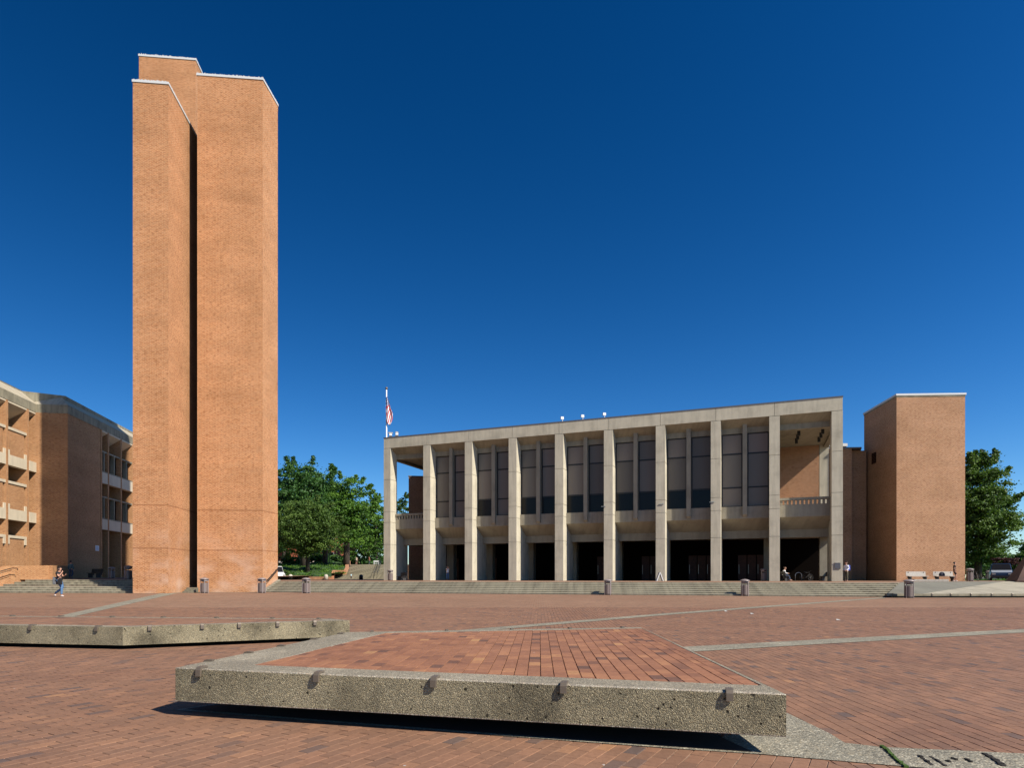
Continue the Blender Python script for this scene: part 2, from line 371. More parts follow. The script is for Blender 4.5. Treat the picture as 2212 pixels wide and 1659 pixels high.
# ------------------------------------------------------------------ SETTING: grounds
def sheet(name, poly, z, m):
    b = MB(); pts = [(p[0], p[1], z if not isinstance(z, list) else z[i]) for i, p in enumerate(poly)]
    n = len(poly); area = sum(poly[k][0] * poly[(k + 1) % n][1] - poly[(k + 1) % n][0] * poly[k][1] for k in range(n))
    b.face(pts if area > 0 else pts[::-1]); return tag(b.build(name, m), kind='structure')
sheet('ground', [(-900, -60), (900, -60), (900, 1500), (-900, 1500)], -.35, M['asph'])
LB = [(-20.55, 52.35), (23.3, 39.6)]      # foot of the broad steps
LT = [(-20.4, 55.3), (25.9, 42.4)]       # head of the broad steps
TZ = .87
# terrace in front of and around the hall, one level slab
b = MB()
b.prism([(-20.4, 55.3), (25.9, 42.4), (31.0, 50.0), (140, 50), (140, 107), (-70, 107), (-70, 68), (-30, 66.5), (-28.0, 59.5), (-20.4, 59.5)], -.3, TZ)
tag(b.build('terrace', M['farpave']), kind='structure')

# paving: a near region of real bricks, far region as a sheet
NEAR_FAR = 26.0
plaza = MB(); plaza.face([(-60, -6, -.006), (60, -6, -.006), (60, 27, -.006), (-60, 27, -.006)])
plaza = tag(plaza.build('plaza', M['mortar']), kind='structure')
far = sheet('plaza_far', [(-90, NEAR_FAR), (90, NEAR_FAR), (90, 60), (-90, 60)], 0.0, M['farpave'])

def clip(poly, region):
    "Sutherland-Hodgman against a convex ccw region"
    out = poly
    n = len(region)
    for i in range(n):
        a, c = region[i], region[(i + 1) % n]; inp = out; out = []
        if not inp: return []
        side = lambda p: (c[0] - a[0]) * (p[1] - a[1]) - (c[1] - a[1]) * (p[0] - a[0])
        for k in range(len(inp)):
            p, q = inp[k], inp[(k + 1) % len(inp)]; sp, sq = side(p), side(q)
            if sp >= 0: out.append(p)
            if (sp >= 0) != (sq >= 0):
                tt = sp / (sp - sq); out.append((p[0] + (q[0] - p[0]) * tt, p[1] + (q[1] - p[1]) * tt))
    return out
def parea(p): return abs(sum(p[k][0] * p[(k + 1) % len(p)][1] - p[(k + 1) % len(p)][0] * p[k][1] for k in range(len(p)))) / 2
def inside(pt, poly):
    x, y = pt; r = False; n = len(poly)
    for i in range(n):
        x1, y1 = poly[i]; x2, y2 = poly[(i + 1) % n]
        if (y1 > y) != (y2 > y) and x < (x2 - x1) * (y - y1) / (y2 - y1) + x1: r = not r
    return r
def field(region, ang, origin, bl=.2, bw=.1, gap=.007, zt=0.0, jit=.0012, view=None, holes=()):
    "running-bond bricks whose long side points along ang, cut to a convex region; list of (poly, ztop, tone)"
    ca, sa = math.cos(ang), math.sin(ang); loc = [((p[0] - origin[0]) * ca + (p[1] - origin[1]) * sa, -(p[0] - origin[0]) * sa + (p[1] - origin[1]) * ca) for p in region]
    u0 = min(p[0] for p in loc); u1 = max(p[0] for p in loc); v0 = min(p[1] for p in loc); v1 = max(p[1] for p in loc)
    out = []; pl, pw = bl + gap, bw + gap
    for j in range(int(v0 / pw) - 1, int(v1 / pw) + 2):
        off = (.5 * (j % 2) + random.uniform(-.06, .06)) * pl
        for i in range(int((u0 - off) / pl) - 1, int((u1 - off) / pl) + 2):
            u = i * pl + off; v = j * pw
            cx, cy = origin[0] + (u + bl / 2) * ca - (v + bw / 2) * sa, origin[1] + (u + bl / 2) * sa + (v + bw / 2) * ca
            if view and not view(cx, cy): continue
            if any(inside((cx, cy), h) for h in holes): continue
            g = random.uniform(-.0018, .0018); a2 = random.uniform(-.006, .006)
            q = []
            for du, dv in ((g, 0), (bl + g, 0), (bl + g, bw), (g, bw)):
                uu = u + du - dv * a2; vv = v + dv + du * a2
                q.append((origin[0] + uu * ca - vv * sa, origin[1] + uu * sa + vv * ca))
            q = clip(q, region)
            if len(q) < 3 or parea(q) < .0012: continue
            tone = min(1, max(0, random.gauss(.50, .155)))
            if random.random() < .045: tone = random.uniform(0, .12)
            out.append((q, zt + random.uniform(-jit, jit), tone))
    return out
def place_bricks(bricks, parent, m, depth, maxparts=300):
    vis = []
    for bk in bricks:
        q = bk[0]; cx = sum(p[0] for p in q) / len(q); cy = sum(p[1] for p in q) / len(q)
        px = cx / max(cy, .1); H = CAMZ - bk[1]; py = H / max(cy, .1)
        seen = cy > 2.9 and abs(px) < .81 and py < .297
        size = parea(q) * H / cy ** 3 if seen else -1
        vis.append(size)
    order = sorted(range(len(bricks)), key=lambda k: -vis[k])
    single = set(order[:maxparts])
    rest = MB(); off = wloc(parent)
    for k, (q, zt, tone) in enumerate(bricks):
        if k in single:
            cx = sum(p[0] for p in q) / len(q); cy = sum(p[1] for p in q) / len(q)
            b = MB(); e = .0035
            # bevelled top edge
            n = len(q); base = [(p[0] - cx, p[1] - cy) for p in q]; top = [(p[0] * (1 - e / max(.02, math.hypot(*p))), p[1] * (1 - e / max(.02, math.hypot(*p)))) for p in base]
            ii = [(x, y, -depth) for x, y in base] + [(x, y, -e) for x, y in base] + [(x, y, 0) for x, y in top]
            b.v = ii
            for i in range(n):
                j = (i + 1) % n
                b.f += [(i, j, n + j, n + i), (n + i, n + j, 2 * n + j, 2 * n + i)]; b.t += [tone, tone]
            b.f.append(tuple(2 * n + i for i in range(n))); b.t.append(tone)
            o = b.build('brick', m, parent, local=True, uv=False); o.location = Vector((cx, cy, zt)) - off
        else:
            rest.prism(q, zt - depth, zt, tone, bottom=False)
    if rest.f: tag(rest.build('brick_field', m, parent, uv=False), kind='stuff')

# platform (near) footprint and its concrete pad, surveyed
PZ = .438
PA = (-3.01, 5.68); PB = (1.90, 4.40); PC = (2.08, 10.26); PD = (-2.42, 9.35)
S2 = [(-16, 12.6), (-9.15, 11.35), (-6.69, 10.92), (-3.22, 12.6), (-3.7, 13.05), (-11.3, 14.05), (-16, 14.7)]
pad = [gp(378, 1536), gp(711, 1562.5), gp(1100, 1593), gp(1493, 1622), gp(1650, 1632), gp(1957, 1658.5), gp(2400, 1690), gp(2400, 1642), gp(2212, 1630.5), gp(1904, 1616), gp(1825, 1607), gp(1793, 1587), gp(1700, 1542), (1.6, 4.9), (1.6, 6.0), (-2.3, 8.0), (-2.9, 6.3)]
seen = lambda x, y: y > 2.9 and abs(x) < .83 * y + .9
# boundary between the two laying directions: left of the platform / right of it
P0 = (1.7, -2.0)
regL = [(-40, 2.6), (2.6, 2.6), (1.9, 5.2), (-2.4, 9.9), (-3.3, 12.7), (-6.7, 11.3), (-40, 11.3)]
def convex_parts_L():
    return [[(-40, 2.6), (2.6, 2.6), (1.9, 5.2), (-2.4, 9.9), (-40, 9.9)], [(-40, 9.9), (-2.4, 9.9), (-3.0, 11.5), (-4.2, 12.4), (-40, 12.4)]]
def convex_parts_R():
    return [[(2.6, 2.6), (40, 2.6), (40, 9.9), (1.8, 9.9), (1.9, 5.2)], [(-2.4, 9.9), (40, 9.9), (40, 12.4), (-4.2, 12.4), (-3.0, 11.5)], [(-40, 12.4), (40, 12.4), (40, NEAR_FAR), (-40, NEAR_FAR)]]
hole1 = [(-2.6, 6.3), (1.6, 5.2), (1.8, 9.6), (-2.1, 8.8)]
hole2 = [(-15, 12.8), (-6.7, 11.5), (-4.1, 12.6), (-11.2, 13.7), (-15, 14.2)]
bricks = []
for rg in convex_parts_L(): bricks += field(rg, R(60), (-1.0, 4.0), view=seen, holes=(hole1, hole2))
for rg in convex_parts_R(): bricks += field(rg, R(87.5), (3.0, 4.0), view=seen, holes=(hole1, hole2))
bricks = [bk for bk in bricks if not inside((sum(p[0] for p in bk[0]) / len(bk[0]), sum(p[1] for p in bk[0]) / len(bk[0])), [(p[0], p[1]) for p in pad]) or True]
place_bricks(bricks, plaza, M['paver'], .012)
sheet('pad_path', pad, .006, M['strip'])
sheet('under_slab_shade', [gp(400, 1534.5), gp(711, 1559.5), gp(1100, 1590), gp(1493, 1618.5), gp(1625, 1627.5), (1.62, 4.9), (1.8, 9.5), (-2.2, 8.9), (-2.85, 6.2)], .010, M['dirt_and_shade'])  # near-black sheet paints the shadow under the near platform
sheet('under_slab_shade', [(-16, 12.72), (-9.15, 11.5), (-6.69, 11.06), (-4.0, 12.4), (-4.2, 12.9), (-11.3, 13.8), (-16, 14.4)], .010, M['dirt_and_shade'])  # same painted shadow under the left platform
sheet('paving_strip', [gp(115, 1334), gp(155, 1334), gp(385, 1281.5), gp(352, 1281.5)], .007, M['strip'])
sheet('paving_strip', [gp(962, 1365), gp(1030, 1365), gp(1421, 1331), gp(1915, 1292.5), gp(1905, 1291.3), gp(1421, 1327)], .007, M['strip'])
sheet('paving_strip', [gp(1470, 1399), gp(1490, 1409.5), gp(1800, 1391), gp(2212, 1367.5), gp(2600, 1350), gp(2600, 1345), gp(2212, 1360), gp(1800, 1381)], .007, M['strip'])

# ------------------------------------------------------------------ cantilevered brick-topped platforms
def clip_bracket(parent, p, t, zt, s=1.0):
    "bent metal strap over the edge at p; t = outward horizontal normal"
    nx, ny = t; tx, ty = -ny, nx; w_ = .028 * s
    prof = [(-.085, .004), (-.085, .022), (-.02, .026), (.018, .018), (.034, -.01), (.036, -.075), (.012, -.08), (.010, -.03), (-.002, .004)]
    b = MB(); n = len(prof); i0 = len(b.v)
    for sd in (-w_, w_):
        for d, z in prof: b.v.append((p[0] + nx * d * s + tx * sd, p[1] + ny * d * s + ty * sd, zt + z * s))
    for k in range(n): b.f.append((k, (k + 1) % n, n + (k + 1) % n, n + k)); b.t.append(.5)
    b.f.append(tuple(reversed(range(n)))); b.f.append(tuple(range(n, 2 * n))); b.t += [.5, .5]
    b.build('edge_bracket', M['bronze'], parent)
def platform(outer, inner, zt, th, name, label, slots, mpaver, brick=True):
    o = thing(name, (outer[0][0], outer[0][1], 0), label, 'platform', 'low brick topped platforms')
    # outer faces cast in exposed aggregate, recess for bricks
    b = MB(); n = len(outer)
    for k in range(n):
        j = (k + 1) % n
        b.prism([outer[k], outer[j], inner[j], inner[k]], zt - th, zt)
    fr = b.build('concrete_edge', M['agg'], o)
    # weld mitres so that the edge is one solid, round its arrises
    bm = bmesh.new(); bm.from_mesh(fr.data); bmesh.ops.remove_doubles(bm, verts=bm.verts, dist=1e-4)
    seen_ = {}
    for f in list(bm.faces):
        key = tuple(sorted(v.index for v in f.verts))
        seen_.setdefault(key, []).append(f)
    dl = [f for fs in seen_.values() if len(fs) > 1 for f in fs]
    bmesh.ops.delete(bm, geom=dl, context='FACES_ONLY'); bm.to_mesh(fr.data); bm.free()
    fr.data.materials.append(M['aggtop']); fr.data.materials.append(M['arris'])
    for f in fr.data.polygons:
        if f.normal.z > .9: f.material_index = 1
    bv = fr.modifiers.new('bevel', 'BEVEL'); bv.width = .032; bv.material = 2; bv.segments = 3; bv.limit_method = 'ANGLE'
    b = MB(); b.prism(inner, zt - th + .01, zt - .014); b.build('brick_bed', M['slabmortar'], o)
    c = [sum(p[0] for p in outer) / n, sum(p[1] for p in outer) / n]
    ins = [(c[0] + (p[0] - c[0]) * .62, c[1] + (p[1] - c[1]) * .62) for p in outer]
    b = MB(); b.prism(ins, 0, zt - th + .005); b.build('plinth', M['rampg'], o)
    return o
P1o = [PA, PB, PC, PD]; P1i = [(-2.375, 5.86), (1.87, 4.755), (2.055, 10.02), (-1.83, 9.2)]
pf = platform(P1o, P1i, PZ, .30, 'paved_platform', 'low concrete edged platform with red brick top in the centre foreground', None, M['slabpaver'])
fb = field([(-2.375, 5.86), (1.745, 4.79), (1.93, 10.0), (-1.83, 9.2)], R(87.5), (0, 5), bw=.105, bl=.205, zt=PZ, view=None, gap=.006, jit=.0015)
# soldier course along the right edge
for k in range(64):
    y = 4.80 + k * .0815
    x = 1.748 + (y - 4.8) * .0355
    if y > 9.95: break
    fb.append(([(x + .004, y), (x + .112, y - .002), (x + .112, y + .073), (x + .004, y + .075)], PZ + random.uniform(-.002, .002), random.uniform(.15, .6)))
place_bricks(fb, pf, M['slabpaver'], .014)
def along(a, c, ts): return [(a[0] + (c[0] - a[0]) * t_, a[1] + (c[1] - a[1]) * t_) for t_ in ts]
def nrm(a, c): d = Vector((c[0] - a[0], c[1] - a[1])).normalized(); return (d.y, -d.x)
def atpx(a, c, pxs):
    out = []
    for px in pxs:
        k = (px - CX) / F; t_ = (k * a[1] - a[0]) / ((c[0] - a[0]) - k * (c[1] - a[1])); out.append((a[0] + (c[0] - a[0]) * t_, a[1] + (c[1] - a[1]) * t_))
    return out
for p in atpx(PA, PB, (432, 686, 938, 1218, 1576)): clip_bracket(pf, p, nrm(PA, PB), PZ, .85)
for p in along(PD, PA, (.08, .3, .52, .7, .88)): clip_bracket(pf, p, nrm(PD, PA), PZ, .8)
for p in atpx(PC, PD, (804, 965, 1105, 1230, 1343)): clip_bracket(pf, p, nrm(PC, PD), PZ, .8)
S2i = [(-16, 12.85), (-9.1, 11.6), (-6.7, 11.18), (-3.75, 12.62), (-3.9, 12.85), (-11.2, 13.85), (-16, 14.5)]
S2Z = .39
pf2 = platform(S2, S2i, S2Z, .318, 'paved_platform', 'longer platform behind on the left with bent concrete front edge', None, M['slabpaver'])
fb = []
for rg in ([(-16, 12.85), (-9.1, 11.6), (-6.7, 11.18), (-6.7, 13.25), (-11.2, 13.85), (-16, 14.5)], [(-6.7, 11.18), (-3.75, 12.62), (-3.9, 12.85), (-6.7, 13.25)]):
    fb += field(rg, R(87.5), (-6, 12), zt=S2Z, view=lambda x, y: abs(x) < .85 * y)
place_bricks(fb, pf2, M['paver'], .014)
for a, c, pxs in ((S2[1], S2[2], (67, 210)), (S2[2], S2[3], (324, 437, 600, 748 * 1.0, 889 - 5, ))):
    for p in atpx(a, c, [x for x in pxs if x < 740]): clip_bracket(pf2, p, nrm(a, c), S2Z)
for p in atpx(S2[2], S2[3], (517, 680)): clip_bracket(pf2, p, nrm(S2[2], S2[3]), S2Z)
for p in atpx(S2[4], S2[5], (30, 135, 245, 355, 470, 590, 690)): clip_bracket(pf2, p, nrm(S2[4], S2[5]), S2Z)

# moss joint and dirt-filled slots in the drain path
def ribbon(name, pxs, w_, z, m, label=None):
    b = MB(); P = [Vector(gp(x, y)) for x, y in pxs]
    for k in range(len(P) - 1):
        n_ = 8
        for i in range(n_):
            a = P[k].lerp(P[k + 1], i / n_); c = P[k].lerp(P[k + 1], (i + 1.15) / n_); d = (c - a).normalized(); nn = Vector((-d.y, d.x))
            w1 = w_ * random.uniform(.45, 1.1); w2 = w_ * random.uniform(.45, 1.1)
            b.prism([tuple(a - nn * w1), tuple(c - nn * w2), tuple(c + nn * w2), tuple(a + nn * w1)], 0, z + random.uniform(.002, .012), random.random())
    return tag(b.build(name, m), kind='stuff')
ribbon('moss', [(1904, 1615), (1915, 1623), (1925, 1633), (1940, 1648), (1958, 1660)], .014, .01, M['moss'])
for pts in ([(1983, 1634), (2014, 1656)], [(2010, 1637), (2043, 1658)], [(2045, 1646), (2053, 1650)], [(2056, 1640.5), (2067, 1645)], [(2084, 1642), (2099, 1650)], [(2126, 1631), (2150, 1645), (2168, 1658.5)]):
    ribbon('drain_dirt', pts, .011 if pts[0][0] != 2126 else .02, .006, M['dirt_and_shade'])

# ------------------------------------------------------------------ broad steps
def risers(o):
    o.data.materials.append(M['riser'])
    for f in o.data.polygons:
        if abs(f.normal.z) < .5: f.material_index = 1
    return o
def lerp2(a, c, t_): return (a[0] + (c[0] - a[0]) * t_, a[1] + (c[1] - a[1]) * t_)
st = thing('broad_steps', (0, 46, 0), 'wide flight of weathered concrete steps along the far side of the plaza', 'steps')
NS = 7
for i in range(NS):
    a0, a1 = lerp2(LB[0], LT[0], i / (NS - .0)), lerp2(LB[1], LT[1], i / (NS - .0))
    c0, c1 = lerp2(LB[0], LT[0], (i + 1) / NS), lerp2(LB[1], LT[1], (i + 1) / NS)
    nxt = .35
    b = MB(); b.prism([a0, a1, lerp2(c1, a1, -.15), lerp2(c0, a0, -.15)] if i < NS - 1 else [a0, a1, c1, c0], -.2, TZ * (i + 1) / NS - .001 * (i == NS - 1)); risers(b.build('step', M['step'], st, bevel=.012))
# left steps in two flights up to the library court
st2 = thing('library_steps', (-33, 52, 0), 'two short flights of old concrete steps left of the brick tower', 'steps')
def leftline(d): return (-62, 50.0 + d + 1.0), (-29.1, 49.0 + d)
for i in range(3):
    a, c = leftline(.45 * i)[0], leftline(.45 * i)[1]
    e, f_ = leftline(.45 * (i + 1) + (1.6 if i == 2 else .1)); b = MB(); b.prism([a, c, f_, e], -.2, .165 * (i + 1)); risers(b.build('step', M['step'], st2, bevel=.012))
for i in range(3):
    d0 = 3.0 + .5 * i
    c = leftline(d0)[1]; f_ = leftline(d0 + .6)[1]
    xl = -42.3 + .55 * i
    def pt(x, line): a, c_ = line; t_ = (x - a[0]) / (c_[0] - a[0]); return lerp2(a, c_, t_)
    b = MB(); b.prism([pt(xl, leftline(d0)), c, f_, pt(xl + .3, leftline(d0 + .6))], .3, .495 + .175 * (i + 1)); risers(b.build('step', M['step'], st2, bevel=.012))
# landing and ramped brick court
sheet('court_landing', [(-62, 53.0), (-29.9, 51.0), (-29.9, 54), (-62, 56)], .497, M['farpave'])
sheet('library_court', [(-60, 56.0), (-29.9, 54.1), (-29.9, 100), (-60, 100)], [1.02, 1.02, 1.5, 1.5], M['farpave'])
# small steps in the slot of the tower
st3 = thing('slot_steps', (-25.8, 49.5, 0), 'three small mossy concrete steps in the dark slot of the tower', 'steps')
for i in range(3):
    b = MB(); b.prism([(-25.95 - .05 * i, 50.0 + .4 * i), (-25.0 - .05 * i, 49.9 + .4 * i), (-25.65, 51.95), (-26.7, 52.6)], -.1, .13 * (i + 1)); b.build('step', M['riser'], st3)
# kerb sheet at tower foot
sheet('tower_apron', [(-28.9, 48.0), (-26.1, 48.15), (-25.7, 50.8), (-20.4, 51.5), (-20.4, 53.0), (-28.9, 53.0)], .01, M['strip'])

# ------------------------------------------------------------------ brick tower
tw = thing('brick_tower', (-25, 52, 0), 'tall slender brick tower of three interlocking angular shafts', 'tower')
A_, B_, C_ = (-28.80, 48.24), (-26.24, 48.5), (-26.80, 52.77)
HL = 1.25 + 37.85; H1 = 1.25 + 41.3
def shaft(poly, h, visible_edges, label, dz=0):
    b = MB(); b.prism(poly, -.2, h - .2); o = b.build('shaft', M['tower'], tw, ); o['label'] = label
    # coping: metal cap with small drip overhang
    n = len(poly); cx = sum(p[0] for p in poly) / n; cy = sum(p[1] for p in poly) / n
    out = [(p[0] + (.05 if p[0] > cx else -.05), p[1] + (.05 if p[1] > cy else -.05)) for p in poly]
    b = MB(); b.prism(out, h - .2, h - .02); c = b.build('coping', M['metal_white'], tw)
    b = MB()
    for k in range(60):   # lightning pins and gravel scatter along the cap
        e = random.choice(visible_edges); p = lerp2(poly[e[0]], poly[e[1]], random.random())
        b.box((p[0], p[1], h), (.04, .04, random.uniform(.04, .16)))
    q = b.build('cap_pins', M['metal_white'], tw); q['kind'] = 'stuff'
    return o
shaft([A_, B_, C_, (-27.3, 57.0), (-31.2, 56.6), (-29.4, 53.0)], HL, [(0, 1), (1, 2)], 'left shaft, narrowest and lowest')
E_, F_, G_ = (-25.77, 52.0), (-20.60, 52.5), (-20.43, 55.4)
shaft([E_, F_, G_, (-20.75, 56.1), (-28.0, 57.0), (-26.6, 55.2)], H1 + .02, [(0, 1), (1, 2)], 'right shaft, the widest')
shaft([(-34.36, 58.5), (-29.37, 59.0), (-29.57, 60.6), (-34.6, 60.5)], 1.25 + 48.24, [(0, 1), (1, 2)], 'rear shaft, the tallest')
b = MB(); b.prism([(-29.5, 56.9), (-27.1, 56.3), (-27.1, 58.5), (-29.5, 59.2)], 0, 40.0); b.build('slot_wall', M['tower'], tw)
# sloping handrail on right face
b = MB(); hx = -20.32
b.tube([(hx, 52.55, .98), (hx, 52.8, 1.02), (hx + .02, 55.1, 2.02), (hx + .02, 55.4, 2.02), (hx + .02, 55.45, 1.92)], .035, 8)
b.tube([(hx, 52.8, .86), (hx + .02, 55.0, 1.84)], .025, 6)
for t_ in (.1, .5, .9): b.tube([(hx - .15, 52.8 + 2.3 * t_, .94 + 1.0 * t_), (hx + .02, 52.8 + 2.3 * t_, 1.01 + 1.0 * t_)], .018, 6)
tag(b.build('handrail', M['black']), 'dark sloping metal handrail on the right face of the brick tower', 'handrail')
b = MB(); b.prism([(-20.56, 52.3), (-20.36, 52.25), (-20.2, 55.4), (-20.4, 55.4)], 0, [.17, .17, 1.05, 1.05]); b.build('stair_stringer', M['strip'], tw)

# ------------------------------------------------------------------ concrete hall
KL = Vector((-14.71, 72.84)); E1 = Vector((.9337, -.358)); E2 = Vector((.358, .9337))
def K(u, v, z=0): p = KL + E1 * u + E2 * v; return (p.x, p.y, z)
def kf(p): return K(p[0], p[1], p[2])
hall = thing('concrete_hall', K(23, 0, TZ), 'long concrete hall with tall piers and dark recessed windows', 'building')
PW = .89; SP = 5.124; NP = 10; UE = SP * 9 + PW
ZT = 17.17; ZF = 15.98
def kbox(b, u0, u1, v0, v1, z0, z1): b.prism([K(u0, v0)[:2], K(u1, v0)[:2], K(u1, v1)[:2], K(u0, v1)[:2]], z0, z1)
def kextr(b, u0, u1, prof):
    "extrude a (v,z) profile along u"
    n = len(prof); i = len(b.v)
    for u in (u0, u1): b.v += [K(u, v, z) for v, z in prof]
    for k in range(n): b.f.append((i + k, i + (k + 1) % n, i + n + (k + 1) % n, i + n + k)); b.t.append(.5)
    b.f.append(tuple(i + k for k in reversed(range(n)))); b.f.append(tuple(i + n + k for k in range(n))); b.t += [.5, .5]
def fixn(o):
    bm = bmesh.new(); bm.from_mesh(o.data); bmesh.ops.recalc_face_normals(bm, faces=bm.faces); bm.to_mesh(o.data); bm.free(); return o
seg = [TZ, 4.96, 7.5, 8.74, 12.4, ZF]
for i in range(NP):
    u = i * SP
    b = MB(); kbox(b, u + .03, u + PW - .03, .03, 1.38, TZ, ZF); kbox(b, u + .02, u + PW - .02, 1.38, 3.9, TZ, 6.7)
    pr = b.build('pier', M['conc'], hall)
    for k in range(5):
        b = MB(); kbox(b, u, u + PW, 0, 1.4, seg[k] + (.022 if k else 0), seg[k + 1] - .022)
        b.build('pier_block', M['conc'], pr)
for i in range(NP - 1):
    u0 = i * SP + PW / 2 + (0 if i else -PW / 2); u1 = (i + 1) * SP + PW / 2 + (PW / 2 if i == NP - 2 else 0)
    b = MB(); kbox(b, u0 + .014, u1 - .014, .002, .5, ZF + .018, ZT); b.build('fascia_panel', M['conc'], hall)
for i in range(NP - 1):
    u0 = i * SP + PW - .01; u1 = (i + 1) * SP + .01; open_ = i in (0, NP - 2)
    b = MB(); kextr(b, u0, u1, [(.03, ZF + .02), (1.3, 15.42), (1.3, 14.9), (2.1, 14.9), (2.1, 16.9), (.03, 16.9)]); fixn(b.build('soffit', M['conc_shade'], hall))
    b = MB(); kextr(b, u0, u1, [(1.1, 7.93), (1.1, 6.8), (2.95, 5.75), (2.95, 5.0), (3.4, 5.0), (3.4, 7.93)]); fixn(b.build('spandrel', M['conc_shade'], hall))
    uc = (u0 + u1) / 2
    if not open_:
        b = MB(); kextr(b, uc - .2, uc + .2, [(.82, 15.65), (.82, 7.15), (1.0, 6.95), (1.55, 6.95), (1.55, 15.65)]); fixn(b.build('fin', M['conc_shade'], hall))
        for s0, s1 in ((u0, uc - .2), (uc + .2, u1)):
            b = MB()
            for z in (7.95, 9.77, 12.98, 14.86): kbox(b, s0 + .02, s1 - .02, 1.42, 1.52, z - .07, z + .07)
            for uu in (s0 + .05, s1 - .05): kbox(b, uu - .07, uu + .07, 1.424, 1.516, 7.95, 14.9)
            wf = b.build('window', M['black'], hall)
            for r_, (z0, z1) in enumerate(((8.0, 9.72), (9.82, 12.93), (13.03, 14.81))):
                low = r_ == 0 and i not in (1, 7) and not (i == 2 and s0 > uc)
                b = MB(); kbox(b, s0 + .1, s1 - .1, 1.455, 1.475, z0, z1); b.build('pane', M['panelow'] if low else M['pane'], wf)
    else:
        b = MB(); kbox(b, u0, u1, 1.0, 1.4, 8.33, 8.55); b.build('balustrade_rail', M['conc_shade'], hall)
        n_ = 12
        for k in range(n_):
            uu = u0 + (k + .5) * (u1 - u0) / n_; b = MB(); kbox(b, uu - .1, uu + .1, 1.08, 1.32, 7.93, 8.34); b.build('baluster', M['conc_shade'], hall)
b = MB(); kbox(b, -.03, UE + .03, -.03, 13.3, ZT, ZT + .09); b.build('roof_edge', M['metal_grey'], hall)
b = MB(); kbox(b, 0, UE, 2.0, 13.2, 15.2, ZT - .01); b.build('roof_slab', M['conc_shade'], hall)
b = MB(); kbox(b, 0.05, UE - .05, 3.3, 12.2, 5.25, 6.8); b.build('upper_floor', M['conc_shade'], hall)
# end side beams
for uu in (0, UE - .5):
    b = MB(); kbox(b, uu, uu + .5, 1.4, 12.2, 14.95, 15.25); kbox(b, uu, uu + .5, 1.4, 12.2, 5.1, 5.9); b.build('end_beam', M['conc_shade'], hall)
# rear piers, brick core and dark lobby behind the colonnade
for uu in (0, UE - PW):
    b = MB(); kbox(b, uu, uu + PW, 11.5, 12.9, TZ, 15.2); b.build('rear_pier', M['conc'], hall)
b = MB(); kbox(b, SP + .1, SP + .5, 1.5, 12.9, 6.8, 15.25); kbox(b, UE - SP - .5, UE - SP - .3, 1.5, 12.9, 6.8, 15.25); b.build('side_wall', M['block'], hall)
b = MB(); kbox(b, SP, UE - PW - .05, 11.42, 30, TZ, 15.19); b.build('brick_core', M['block'], hall)
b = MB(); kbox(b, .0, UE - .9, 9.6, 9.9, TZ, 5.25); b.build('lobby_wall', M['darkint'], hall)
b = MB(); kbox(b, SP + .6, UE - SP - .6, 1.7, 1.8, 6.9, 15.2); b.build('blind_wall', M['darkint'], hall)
for i in range(1, NP):
    u = i * SP - .4
    b = MB(); kbox(b, u, u + .9, 6.6, 7.5, TZ, 5.25); b.build('lobby_column', M['conc_shade'], hall)
for i in range(8):
    u = i * SP + PW + 1.3
    for k in range(3):
        b = MB(); kbox(b, u + k * .95, u + k * .95 + .86, 9.48, 9.56, TZ, 3.6); d_ = b.build('lobby_door', M['wood'], hall)
        b = MB(); kbox(b, u + k * .95 + .08, u + k * .95 + .12, 9.42, 9.47, 1.6, 2.6); b.build('handle', M['steel'], d_)
for uu in (UE - 3.35, UE - 1.3):
    for v in (3.4, 5.2, 7.2):
        b = MB(); kbox(b, uu - .13, uu + .13, v - .13, v + .13, 14.7, 15.22); b.build('downlight', M['black'], hall)
# plaque
b = MB(); u = UE - PW; kbox(b, u + .25, u + .70, -.05, -.002, 1.98, 2.50); pq = b.build('plaque', M['metal_grey'], hall)
b = MB(); kbox(b, u + .24, u + .71, -.07, -.002, 2.50, 2.54); b.build('plaque_cap', M['stone'], hall)
for i, uu in ((5, 25.8), (6, 31.5), (7, 36.2)):   # small bracket arms on piers
    b = MB(); kbox(b, uu - .45, uu, -.06, -.01, 8.3, 8.36); b.build('bracket', M['steel'], hall)
b = MB(); kbox(b, -.3, .2, 9, 12, TZ, 4); 
